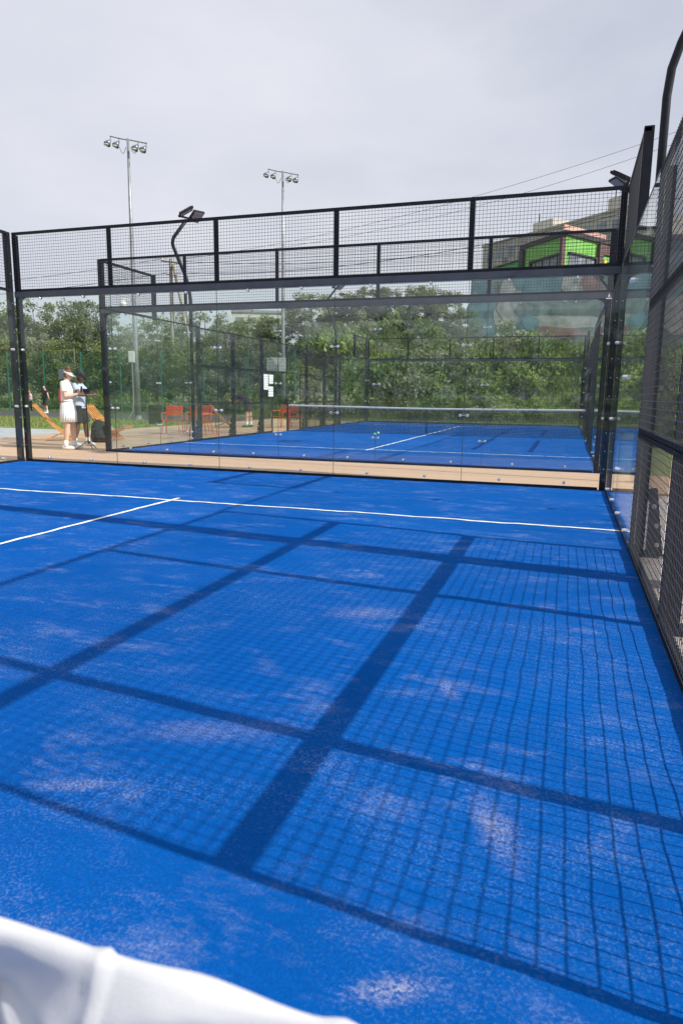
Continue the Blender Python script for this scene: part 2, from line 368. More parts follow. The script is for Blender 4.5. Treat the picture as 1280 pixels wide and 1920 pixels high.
def turf_h(x, y):
    return .0045 * noise.noise(Vector((x * 4.2, y * 3.4, 0))) + .003 * noise.noise(Vector((x * 11, y * 9, 5))) + .008 * noise.noise(Vector((x * .7, y * .7, 9)))
def turf(y0, y1, st):
    g = MB(); nxx = int(round(10 / st)) + 1; nyy = int(round((y1 - y0) / st)) + 1
    g.add([(-5 + i * st, y0 + (y1 - y0) * j / (nyy - 1), turf_h(-5 + i * st, y0 + (y1 - y0) * j / (nyy - 1))) for j in range(nyy) for i in range(nxx)],
          [(j*nxx+i, j*nxx+i+1, (j+1)*nxx+i+1, (j+1)*nxx+i) for j in range(nyy-1) for i in range(nxx-1)])
    return struct(g.build('court_turf', TURF, smooth=True))
turf(-10, 10, .05); turf(12.45, 32.45, .2)
def line(mb, p, q, w=.05):
    p = Vector(p); q = Vector(q); d = (q - p); n = max(2, int(d.length / .06)); dn = d.normalized(); s = Vector((-dn.y, dn.x)) * w / 2
    vs = []
    for i in range(n + 1):
        c = p + d * i / n; j = .006 * noise.noise(Vector((c.x * 2.5, c.y * 2.5, 1)))
        for k in (-1, -.5, 0, .5, 1):
            e = c + s * k + s.normalized() * j + s.normalized() * (.004 * noise.noise(Vector((c.x * 15, c.y * 15, k))) if abs(k) == 1 else 0)
            vs.append((e.x, e.y, turf_h(e.x, e.y) + .005))
    mb.add(vs, [(i*5+k, i*5+k+1, (i+1)*5+k+1, (i+1)*5+k) for i in range(n) for k in range(4)])
b = MB(); line(b, (-5, 6.95), (5, 6.95)); struct(b.build('service_line', LINE))
b = MB(); line(b, (0, .4), (0, 7.12)); struct(b.build('centre_line', LINE))
b = MB(); line(b, (-5, 15.5), (5, 15.5)); line(b, (-5, 29.4), (5, 29.4)); struct(b.build('service_line', LINE))
b = MB(); line(b, (0, 15.3), (0, 29.6)); struct(b.build('centre_line', LINE))

# ---------------------------------------------------------------- padel court walls
def wires(parent, x0, x1, z0, z1, t, rv=.0043, rh=.0054, sp=.05):
    m = MB(); n = max(1, round((x1 - x0) / sp)); k = max(1, round((z1 - z0) / sp))
    for i in range(1, n):
        x = x0 + (x1 - x0) * i / n; r = rv; m.add([(x-r/2,t,z0),(x,t-r/2,z0),(x+r/2,t,z0),(x,t+r/2,z0),(x-r/2,t,z1),(x,t-r/2,z1),(x+r/2,t,z1),(x,t+r/2,z1)], [(0,1,5,4),(1,2,6,5),(2,3,7,6),(3,0,4,7)])
    r = rh; t2 = t - rv
    for i in range(1, k):
        z = z0 + (z1 - z0) * i / k; m.add([(x0,t2,z-r/2),(x0,t2-r/2,z),(x0,t2,z+r/2),(x0,t2+r/2,z),(x1,t2,z-r/2),(x1,t2-r/2,z),(x1,t2,z+r/2),(x1,t2+r/2,z)], [(0,1,5,4),(1,2,6,5),(2,3,7,6),(3,0,4,7)])
    return m.build('mesh_panel', WIRE, parent, fix=False)
def clamp(parent, x, z, t, o, pair=True, gap=.052):
    m = MB()
    for sx in ((-1, 1) if pair else (0,)):
        cx = x + sx * gap
        m.cm = 0; m.tube([(cx, t - .03, z), (cx, t - .018, z), (cx, t + .03, z)], [.016, .021, .021], 12)
    if pair: m.box((x - gap, t - .012, z - .006), (x + gap, t - .0085, z + .006))
    m.build('clamp', STEEL, parent, smooth=False)
def glass(parent, x0, x1, z0, z1, t, o, cl):
    m = MB(); g_ = .003; y0, y1 = sorted((t, t + .012 * o))
    m.box((x0 + g_, y0, z0), (x1 - g_, y1, z1))
    p = m.build('glass_panel', GLASS, parent)
    MB().box((x1 - .0028, min(t + .001 * o, t + .011 * o), z0), (x1 + .0028, max(t + .001 * o, t + .011 * o), z1)).build('joint_seal', SEAL, p)
    for (cx, cz, pr) in cl: clamp(p, cx, cz, t + .006 * o, o, pr)
    return p
def rail(parent, x0, x1, z0, z1, t0, t1, name='rail', m=BLACK):
    a, b_ = sorted((t0, t1)); return MB().bbox((x0, a, z0), (x1, b_, z1), .004).build(name, m, parent)
def bolts(parent, pts, r=.008, d=.006, o=1):
    m = MB()
    for (x, t, z) in pts: m.tube([(x, t, z), (x, t - d * o, z)], r, 8)
    return m.build('bolt', STEEL, parent)
def gusset(parent, x, o, top=.55):
    m = MB(); t0, t1, t2 = .13 * o, .26 * o, .18 * o
    m.poly([(x, t0, 0), (x, t1, 0), (x, t2, top), (x, t0, top)], (.012, 0, 0)); m.box((x, min(.112 * o, t0), .44), (x + .012, max(.112 * o, t0), .54)); m.box((x - .08, min(.0, t1), -.002), (x + .08, max(0, t1), .014))
    g_ = m.build('gusset', BLACK, parent)
    k = MB()
    for z, f in ((.08, .21), (.24, .195), (.40, .165)): k.tube([(x - .012, f * o, z), (x + .024, f * o, z)], .02, 10)
    k.build('bolt', STEEL, g_)

def end_wall(label, loc, rz, o, cz, lit=True, detail=True, w=.07):
    T = thing('glass_end_wall', label, 'glass wall', loc, rz)
    rail(T, 0, 10, 3.955, 4.0, .012 * o, .052 * o)                                # top rail
    rail(T, 0, 10, 3.0, 3.04, .012 * o, .052 * o)
    rail(T, -.0, 10, 2.90, 2.998, -.004 * o, .085 * o, 'beam', GREYSTEEL)
    rail(T, 0.1, 9.9, -.03, .036, .016 * o, .07 * o, 'base_rail', BLACK)
    for i in range(5):
        wires(T, 2 * i, 2 * i + 2, 3.03, 3.96, .008 * o)
        cl = []
        for z in cz:
            if i < 4: cl.append((2 * i + 2, z, True))
            cl.append((2 * i + .10, z, False)) if i == 0 else None
            if i == 4: cl.append((9.9, z, False))
        for q in (.55, 1.45): cl += [(2 * i + q, 2.875, False), (2 * i + q, .085, False)]
        glass(T, 2 * i, 2 * i + 2, .04, 2.897, 0, o, cl)
    for i in range(1, 5): rail(T, 2 * i - w / 2, 2 * i + w / 2, 3.042, 3.953, .014 * o, .05 * o, 'post')
    for x in (0, 9.92):
        p = rail(T, x, x + .08, -.01, 2.899, .013 * o, .10 * o, 'corner_post'); 
        rail(T, x, x + .08, 3.042, 3.953, .013 * o, .09 * o, 'corner_post')
        bolts(p, [(x + .04, -.002 * o if 0 else .012 * o, z) for z in (.3, .55, .8, 1.3, 1.55, 1.8, 2.3, 2.55)], .007, .005, o)
    for x in (.08, 9.92):                                    # curved corner gussets under the beam
        d = 1 if x < 5 else -1
        MB().poly([(x, .02 * o, 2.898), (x + .14 * d, .02 * o, 2.898), (x + .05 * d, .02 * o, 2.86), (x + .015 * d, .02 * o, 2.80), (x, .02 * o, 2.72)], (0, .03 * o, 0)).build('corner_plate', BLACK, T)
    return T

def side_wall(label, loc, rz, o, L_, stop=None, both=False):
    """s=0 at the back corner; glass to s=4, mesh beyond; doorway gap before the net at s=10"""
    T = thing('mesh_side_wall', label, 'side fence', loc, rz)
    def glass_zone(a, d):       # a = corner position, d = direction
        for i in range(2):
            s0, s1 = sorted((a + d * 2 * i, a + d * 2 * (i + 1)))
            cl = [(a + d * 2, z, True) for z in (.5, 1.5, 2.5)] if i == 0 else []
            cl += [(s0 + q, .085, False) for q in (.5, 1.5)] + [(a + d * .12, z, False) for z in ((1.0, 2.0) if i == 0 else ())]
            glass(T, s0, s1, .04, 2.99, 0, o, cl)
        s0, s1 = sorted((a, a + d * 4)); rail(T, s0, s1, -.04, .035, -.004 * o, .06 * o, 'base_rail')
        s0, s1 = sorted((a + d * .09, a + d * 2)); wires(T, s0, s1, 3.04, 3.96, .008 * o)
        rail(T, s0, s1, 3.955, 4.0, .0, .07 * o); rail(T, s0, s1, 3.0, 3.045, .0, .07 * o)
        p = rail(T, *sorted((a, a + d * .09)), -.01, 4.0, .013 * o, .10 * o, 'corner_post')
        bolts(p, [(a + d * .045, .012 * o, z) for z in (.3, .8, 1.3, 1.8, 2.3, 2.8, 3.3)], .007, .005, o)
        rail(T, *sorted((a + d * 1.93, a + d * 2.0)), 2.985, 4.012, -.004 * o, .094 * o, 'post')
        rail(T, *sorted((a + d * 2, a + d * 4)), 2.992, 3.02, -.002 * o, .02 * o)
    def mesh_zone(a, d):
        segs = [(4, 6), (6, 8), (8, 8.75)]
        for (p, q) in segs:
            s0, s1 = sorted((a + d * p, a + d * q))
            for (z0, z1) in ((.0, .995), (1.005, 1.995), (2.005, 3.0)):
                if q - p > .8 or z0 < 2: wires(T, s0, s1, z0, z1, .0)
                f = MB(); h = .030; t0, t1 = sorted((.004 * o, .038 * o))
                s1x = s1; s0x = s0
                if q - p < .8 and z0 > 2:
                    s0x, s1x = sorted((a + d * 8, a + d * 10)); wires(T, s0x, s1x, z0, z1, 0)
                f.box((s0x + .001, t0, z0), (s1x - .001, t1, z0 + (.055 if z0 < .1 else h))); f.box((s0x + .001, t0, z1 - h), (s1x - .001, t1, z1))
                f.box((s0x + .001, t0, z0 + .0555), (s0x + .032, t1, z1 - h)); f.box((s1x - .032, t0, z0 + .0555), (s1x - .001, t1, z1 - h))
                f.build('frame', BLACK, T)
        rail(T, *sorted((a + d * 4.002, a + d * 8.75)), -.07, -.001, -.004 * o, .05 * o, 'base_rail')
        for p in (4, 6, 8):
            s = a + d * p
            po = rail(T, s - .03, s + .03, 0, 3.02, .046 * o, .115 * o, 'post')
            bolts(po, [(s + dx, .003 * o, z) for z in (.35, .7, 1.3, 1.7, 2.3, 2.7) for dx in (-.018, .018)], .006, .006, o)
            gusset(T, s + .02 * d, o)
    glass_zone(0, 1)
    mesh_zone(0, 1)
    if both: glass_zone(20, -1); mesh_zone(20, -1)
    return T

end_wall('black-framed glass end wall nearest the camera, along the near side of the timber walkway', (-5, 10, 0), 0, 1, (1.0, 2.0), w=.075)
side_wall('tall black mesh side fence at the right edge of the photo, beside the near court', (5, 10, 0), -math.pi / 2, 1, 20)
side_wall('black side fence joining the near glass wall at the left edge of the photo', (-5, 10, 0), -math.pi / 2, -1, 20)
end_wall('black-framed glass end wall of the second court, on the far side of the timber walkway', (-5, 12.45, 0), 0, -1, (.48, 1.48, 2.48), w=.06)
side_wall('long mesh and glass side fence on the left of the second court, by the red chairs', (-5, 12.45, 0), math.pi / 2, 1, 20, both=True)
side_wall('mesh and glass side fence on the right of the second court, seen nearly edge-on', (5, 12.45, 0), math.pi / 2, -1, 20, both=True)
end_wall('farthest glass end wall, behind the second net at the foot of the bushy slope', (-5, 32.45, 0), 0, 1, (1.0, 2.0), w=.06)

# white maker's emblem plate on the second court's right corner post
t = thing('emblem_plate', 'small white triangle-over-bar emblem on the black corner post of the second court', 'emblem', (4.96, 12.337, 2.9))
m = MB(); m.poly([(-.022, 0, .02), (.022, 0, .02), (0, 0, .075)], (0, .004, 0)); m.box((-.045, 0, -.015), (.045, .004, .004)); m.build('mark', WHITE, t)

# nets
def net(label, loc, z_end, z_mid, fine, sp=.045):
    T = thing('padel_net', label, 'net', loc)
    zt = lambda x: z_mid + (z_end - z_mid) * (abs(x) / 5) ** 1.4
    st = .006 if fine else .1
    m = MB(); n = int(9.9 / st); rows = 15 if fine else 4; bh = .068 if fine else .06
    vs = []
    for i in range(n + 1):
        x = -4.95 + 9.9 * i / n; z1 = zt(x) + (.002 * noise.noise(Vector((x * 7, 0, 0))) if fine else 0)
        pl = .5 * math.exp(-((x - 4.192) / .004) ** 2) + .5 * math.exp(-((x - 4.35) / .01) ** 2) if fine else 0
        for k in range(2 * rows):
            side = -1 if k < rows else 1; kk = k if k < rows else 2 * rows - 1 - k
            f = kk / (rows - 1)
            z = z1 - bh * f - (.006 * noise.noise(Vector((x * 9, 3, 0))) * f if fine else 0)
            w = .009 * math.sqrt(max(0, min(1, (f + .02) * 5)))
            wr = (.034 * noise.noise(Vector((x * 13 + f * 1.8, f * 1.6, side * 2))) + .003 * noise.noise(Vector((x * 34 - f * 2, f * 2, side)))) * (.12 + f) - (.0022 if .78 < f < .86 else 0) if fine else 0
            vs.append((x, side * (w + wr) + side * pl * .007, z + pl * .002))
    R2 = 2 * rows
    m.add(vs, [(i*R2+k, i*R2+(k+1) % R2, (i+1)*R2+(k+1) % R2, (i+1)*R2+k) for i in range(n) for k in range(R2)])
    m.build('net_band', FABRIC, T, smooth=True)
    m = MB(); k = int(9.9 / sp); r = .0026 if fine else .007
    for i in range(k + 1):
        x = -4.95 + 9.9 * i / k; m.tube([(x, 0, .02), (x, 0, zt(x) - bh + .01)], r, 4, False)
    for j in range(int((z_mid - bh) / sp)):
        pts = [(-4.95 + 9.9 * i / 12, 0, .02 + (zt(-4.95 + 9.9 * i / 12) - bh - .02) * j / int((z_mid - bh) / sp)) for i in range(13)]
        m.tube(pts, r, 4, False)
    m.build('netting', RUBBER, T, fix=False)
    for s in (-1, 1):
        MB().bbox((s * 4.99 - .035, -.035, 0), (s * 4.99 + .035, .035, z_end + .05)).build('net_post', BLACK, T)
    m = MB()
    for q in range(9): m.tube([(-4.93, -.04, .1 + q * .09), (-4.93, .0, .13 + q * .09), (-4.93, .04, .10 + q * .09)], .022, 6)
    m.build('lacing', REDT, T)
    MB().box((-.025, -.012, .0), (.025, .012, z_mid - bh)).build('centre_strap', RUBBER, T)
    return T
net('near net whose crumpled white top band crosses the bottom left corner of the photo', (0, .25, 0), .919, .908, True)
net('net of the second court with a straight white top band, seen through the glass', (0, 22.45, 0), .93, .89, False)

# balls
for x, y, l in ((-1.42, 21.15, 'green ball lying nearer of two on the second court just before its net'), (-1.50, 21.85, 'green ball lying farther of two on the second court just before its net')):
    m = MB(); m.ell((0, 0, .034), (.034, .034, .034)); o = m.build('ball', YELLOWG, smooth=True); o.location = (x, y, .005); tag(o, l, 'ball', 'green balls on the second court'); o.scale = (1.3,) * 3

# court number made of white plates
t = thing('court_number', 'white slatted number 4 plates hung on the left mesh fence of the second court', 'number sign', (-4.99, 20.4, 0), math.pi / 2)
m = MB()
for (a, b_, c, d) in ((.06, .40, 1.42, 1.92), (.47, .80, 1.62, 1.92), (.42, .80, 1.20, 1.535)):
    n = int((d - c) / .07)
    for i in range(n): m.box((a, 0, c + (d - c) * i / n), (b_, .012, c + (d - c) * (i + .86) / n))
m.build('number_plate', WHITE, t)

# ---------------------------------------------------------------- court floodlight poles
def flood_pole(label, loc, d, ext=0):
    T = thing('floodlight_pole', label, 'floodlight pole', loc)
    P = [(0, 0, 0), (0, 0, 3.7), (.03 * d, -.02, 4.05), (.12 * d, -.05, 4.35), (.40 * d, -.10, 5.02), (.43 * d, -.11, 5.14), (.40 * d, -.1, 5.28), (.06 * d, 0, 5.72)]
    P = [(a, b_, c + (ext if i else 0)) for i, (a, b_, c) in enumerate(P)]
    MB().loft(P, [.05 + ext * .005] * 8, [.038] * 8, 10).build('pole', BLACK, T, smooth=True)
    MB().box((-.13, -.1, 0), (.13, .1, .015)).build('base_plate', BLACK, T)
    MB().beam((.1 * d, -.32, 5.74 + ext), (.02 * d, .34, 5.80 + ext), .04).build('bracket', BLACK, T)
    for k, (yy, az, ti) in enumerate(((-.22, .6, .55), (.28, -.5, .5))):
        M = Matrix.Rotation(az * -d, 3, 'Z') @ Matrix.Rotation(ti * d, 3, 'Y')
        c = Vector((-.06 * d, yy, 5.86 + ext))
        def bx(a, b_, nm, mt, par):
            m = MB(); m.bbox(a, b_, .008); m.v = [tuple(M @ Vector(v) + c) for v in m.v]; return m.build(nm, mt, par)
        h = bx((-.2, -.16, -.03), (.2, .16, .03), 'floodlight', BLACK, T)
        bx((-.175, -.135, -.036), (.175, .135, -.030), 'lens', LENS, h)
        m = MB()
        for q in range(7): m.box((-.17 + q * .05, -.12, .03), (-.155 + q * .05, .12, .055))
        m.v = [tuple(M @ Vector(v) + c) for v in m.v]; m.build('cooling_fins', BLACK, h)
    return T
flood_pole('bent black floodlight pole rising beside the left posts of the second court', (-5.24, 16.42, 0), -1)
flood_pole('bent black floodlight pole farther back on the left of the second court', (-5.24, 28.45, 0), -1)
flood_pole('bent floodlight pole whose lamps peep over the top right corner of the near glass wall', (5.24, 16.42, 0), 1)
flood_pole('bent black floodlight pole far back on the right of the second court', (5.24, 28.45, 0), 1)
flood_pole('tall black floodlight pole above the mesh fence at the right edge of the photo', (5.47, 11.2, 0), 1, 1.75)
t = thing('steel_column', 'dark square steel column just outside the right mesh fence', 'column', (5.50, 5.0, 0))
MB().bbox((-.10, -.11, 0), (.10, .11, 5.6), .006).build('shaft', BLACK, t)
MB().box((-.12, -.18, 0), (.12, .18, .015)).build('base_plate', BLACK, t)

# tall sports lighting masts
def mast(label, loc, H, box, rz, cab):
    T = thing('lighting_mast', label, 'light mast', loc, rz)
    MB().tube([(0, 0, 0), (0, 0, 3.5), (0, 0, H * .7), (0, 0, H)], [.16, .12, .08, .055], 14).build('pole', GALV, T, smooth=True)
    MB().tube([(0, 0, 0), (0, 0, .03), (0, 0, .031), (0, 0, .2)], [.26, .26, .18, .17], 14).build('base_flange', GALV, T)
    MB().tube([(-.85, 0, H + .12), (-.35, 0, H), (-.04, 0, H - .05), (.04, 0, H - .05), (.9, 0, H - .22)], .028, 8).build('crossarm', GALV, T)
    for x in (-.82, -.42, .48, .86):
        z = H + .05 - .17 * (x + .4)
        h = MB().tube([(x, 0, z), (x, 0, z - .2)], .02, 6).build('hanger', GALV, T)
        m = MB(); m.loft([(x, .0, z - .18), (x - .06, -.06, z - .27), (x - .12, -.14, z - .40)], [.045, .10, .17], [.045, .10, .155], 14); o = m.build('lamp', DARKLENS, T, smooth=True)
        MB().ell((x - .13, -.155, z - .42), (.145, .14, .04), 12, 6).build('lens', WHITEBOX, o, smooth=True)
    m = MB()
    for (a, b_) in ((-.42, -.1), (.1, .48), (.48, .86)): m.tube([(a + (b_-a)*i/8, .02, H - .35 - .28 * math.sin(math.pi*i/8)) for i in range(9)], .012, 5)
    m.build('cable', CABLE, T)
    bx, bz, bw, bh = box
    k = MB().bbox((bx - bw, -.18, bz), (bx, .08, bz + bh), .01).build('cabinet', WHITEBOX, T)
    MB().box((bx - bw + .03, -.187, bz + .03), (bx - .03, -.18, bz + bh - .03)).build('door', WHITEBOX, k)
    if cab: MB().tube([(-.16, -.12, bz), (-.16, -.12, .9), (-.2, -.14, .4), (-.42, -.2, .02)], .045, 8).build('conduit', GALV, T)
    return T
mast('tall galvanised lighting mast on the left, with four lamps and a small white cabinet', (-15.72, 29, -.04), 12.9, (-.02, 2.75, .30, .55), R(14), True)
mast('tall galvanised lighting mast near the middle, with four lamps and a wide white cabinet', (-11.8, 38, -.04), 13.8, (.2, 2.65, 1.15, .8), R(14), False)
t = thing('dome_camera', 'small white dome security camera on an arm of the left lighting mast', 'security camera', (-15.72, 29, 5.3), R(14))
MB().beam((-.05, 0, .35), (-.55, -.1, .40), .06).beam((.05, 0, .35), (.6, -.05, .2), .05).build('arm', WHITE, t)
MB().ell((-.5, -.1, .16), (.17, .17, .17)).build('housing', WHITE, t, smooth=True)
MB().ell((-.5, -.1, .04), (.12, .12, .14)).build('dome', PHONE, t, smooth=True)

# ---------------------------------------------------------------- furniture
def slat_chair(label, loc, rz, wood, n=6):
    T = thing('slatted_lounge_chair', label, 'lounge chair', loc, rz, 'wooden lounge chairs on the deck')
    m = MB(); k = MB(); f = MB()
    for i in range(n):
        y = -.25 + .50 * i / (n - 1)
        m.beam((-.60, y, .93), (-.15, y, .40), .034, .028); m.beam((-.15, y, .40), (.28, y, .03), .034, .028)
    for i in range(n - 1):
        y = -.216 + .54 * i / (n - 1)
        k.beam((-.36, y, .015), (.55, y, .40), .034, .028)
    for (x, z) in ((-.55, .91), (-.30, .615)): MB().beam((x - .02, -.3, z - .03), (x - .02, .3, z - .03), .05, .02).build('crossbar', wood, T)
    m.build('backrest', wood, T); k.build('seat', wood, T)
    MB().beam((.52, -.26, .36), (.52, .26, .36), .04, .02).build('crossbar', wood, T); MB().beam((-.1, -.3, .14), (-.1, .3, .14), .03, .03).build('crossbar', wood, T)
    return T
slat_chair('orange slatted wooden lounge chair standing left of the two players', (-8.25, 14.75, 0), R(33), WOODO)
slat_chair('orange slatted wooden lounge chair behind the black backpack', (-7.15, 15.35, 0), R(10), WOODO)
slat_chair('brown slatted wooden lounge chair beside the bending man, behind the mesh fence', (-8.0, 23.4, 0), R(20), WOODB)

def red_chair(label, loc, rz):
    T = thing('slatted_metal_chair', label, 'metal chair', loc, rz, 'red metal chairs on the deck')
    m = MB()
    for i in range(7): m.beam((-.24, -.22 + .46 * i / 6, .44 - .035 * (6 - i) / 6), (.24, -.22 + .46 * i / 6, .44 - .035 * (6 - i) / 6), .055, .012)
    m.build('seat', REDM, T)
    m = MB()
    for i in range(5): z = .58 + i * .068; m.beam((-.24, -.26 - .10 * i / 5, z), (.24, -.26 - .10 * i / 5, z), .012, .055)
    m.build('backrest', REDM, T)
    for sx in (-1, 1):
        MB().tube([(.25 * sx, .25, .44), (.27 * sx, .30, 0)], .014, 8).build('leg', REDM, T)
        MB().tube([(.25 * sx, -.37, .90), (.25 * sx, -.25, .45), (.27 * sx, -.33, 0)], .014, 8).build('leg', REDM, T)
        MB().tube([(.26 * sx, -.30, .65), (.29 * sx, -.1, .66), (.29 * sx, .22, .64), (.27 * sx, .26, .44)], .014, 8).build('armrest', REDM, T)
    return T
for a in (('red slatted metal chair, leftmost of those near the black bin', (-7.36, 18.75, 0), R(-160)),
          ('red slatted metal chair in the middle of the trio near the bin, set farthest back', (-7.35, 20.2, 0), R(150)),
          ('red slatted metal chair, rightmost of the trio near the bin', (-6.55, 19.0, 0), R(170)),
          ('red slatted metal chair close behind the first gusseted post of the second court', (-6.05, 18.4, 0), R(-20)),
          ('red slatted metal chair behind the left end of the second net, nearer the net post', (-6.0, 24.2, 0), R(165)),
          ('red slatted metal chair behind the left end of the second net, farther from the post', (-5.9, 25.3, 0), R(20))): red_chair(*a)

t = thing('litter_bin', 'black rectangular litter bin standing on grass beside the deck', 'litter bin', (-12.3, 25.3, -.05), R(10))
MB().bbox((-.21, -.21, .04), (.21, .21, .70), .02).build('bin_body', BINM, t)
MB().bbox((-.23, -.23, .74), (.23, .23, .80), .02).build('lid', BINM, t)
for sx in (-1, 1): MB().box((sx * .19 - .02, -.2, 0), (sx * .19 + .02, .2, .74)).build('leg', BINM, t)

t = thing('backpack', 'black backpack slumped on the deck against the orange chair', 'backpack', (-6.95, 14.65, 0), R(15))
m = MB(); m.loft([(0, .05, 0), (0.02, .03, .12), (.0, .05, .30), (-.06, .08, .46), (-.10, .1, .54)], [.24, .27, .24, .17, .08], [.15, .17, .15, .12, .05], 18, wob=lambda i, q: 1 + .07 * math.sin(3 * q + i) + .04 * math.sin(7 * q + 2 * i))
m.build('bag_body', RUBBER, t, smooth=True)
MB().loft([(.05, -.10, .06), (.04, -.13, .16), (.0, -.10, .28)], [.15, .16, .1], [.05, .07, .04], 14).build('front_pocket', RUBBER, t, smooth=True)
MB().tube([(-.12, .05, .50), (-.16, -.02, .58), (-.08, -.05, .60), (-.04, .03, .52)], .012, 6).build('handle', RUBBER, t)
MB().tube([(.15, -.05, .42), (.27, -.1, .30), (.30, -.1, .12), (.22, -.08, .03)], [.02, .02, .02, .015], 6).build('strap', RUBBER, t)

t = thing('tripod_stand', 'thin dark tripod stand with a small device clamped on top, before the players', 'tripod', (-5.68, 12.62, 0))
MB().tube([(0, 0, .12), (0, 0, .7), (0, 0, 1.22)], [.016, .014, .011], 8).build('pole', PHONE, t)
for k in range(3):
    a = R(90 + 120 * k); MB().tube([(0, 0, .20), (.27 * math.cos(a), .27 * math.sin(a), .008)], .009, 6).build('leg', PHONE, t)
MB().bbox((-.09, -.02, 1.22), (.09, .02, 1.34), .006).build('holder', PHONE, t)

# ---------------------------------------------------------------- people
def V(*a): return Vector(a)
def fingers(m, w, d, side, grip=.6):
    """w wrist, d forearm direction; five separate curled fingers"""
    d = d.normalized(); up = Vector((0, 0, 1)) if abs(d.z) < .8 else Vector((0, 1, 0))
    a = d.cross(up).normalized(); n = a.cross(d).normalized()
    pal = w + d * .05
    m.loft([w - d * .01, w + d * .03, w + d * .07, w + d * .09], [.022, .034, .038, .032], [.019, .016, .015, .012], 12, xax=n)
    for i, (off, l) in enumerate(((-.026, .062), (-.009, .072), (.009, .068), (.026, .052))):
        b = w + d * .082 + n * off; k = d * math.cos(grip) - a * side * math.sin(grip); k2 = d * math.cos(2 * grip) - a * side * math.sin(2 * grip)
        m.tube([b - d * .012, b + d * l * .3, b + d * l * .3 + k * l * .4, b + d * l * .3 + k * l * .4 + k2 * l * .35], [.0095, .009, .0085, .006], 8)
    b = w + d * .03 + n * .03
    m.tube([b - n * .012, b + n * .02 + d * .015, b + n * .025 + d * .045 - a * side * .01], [.012, .0105, .007], 8)

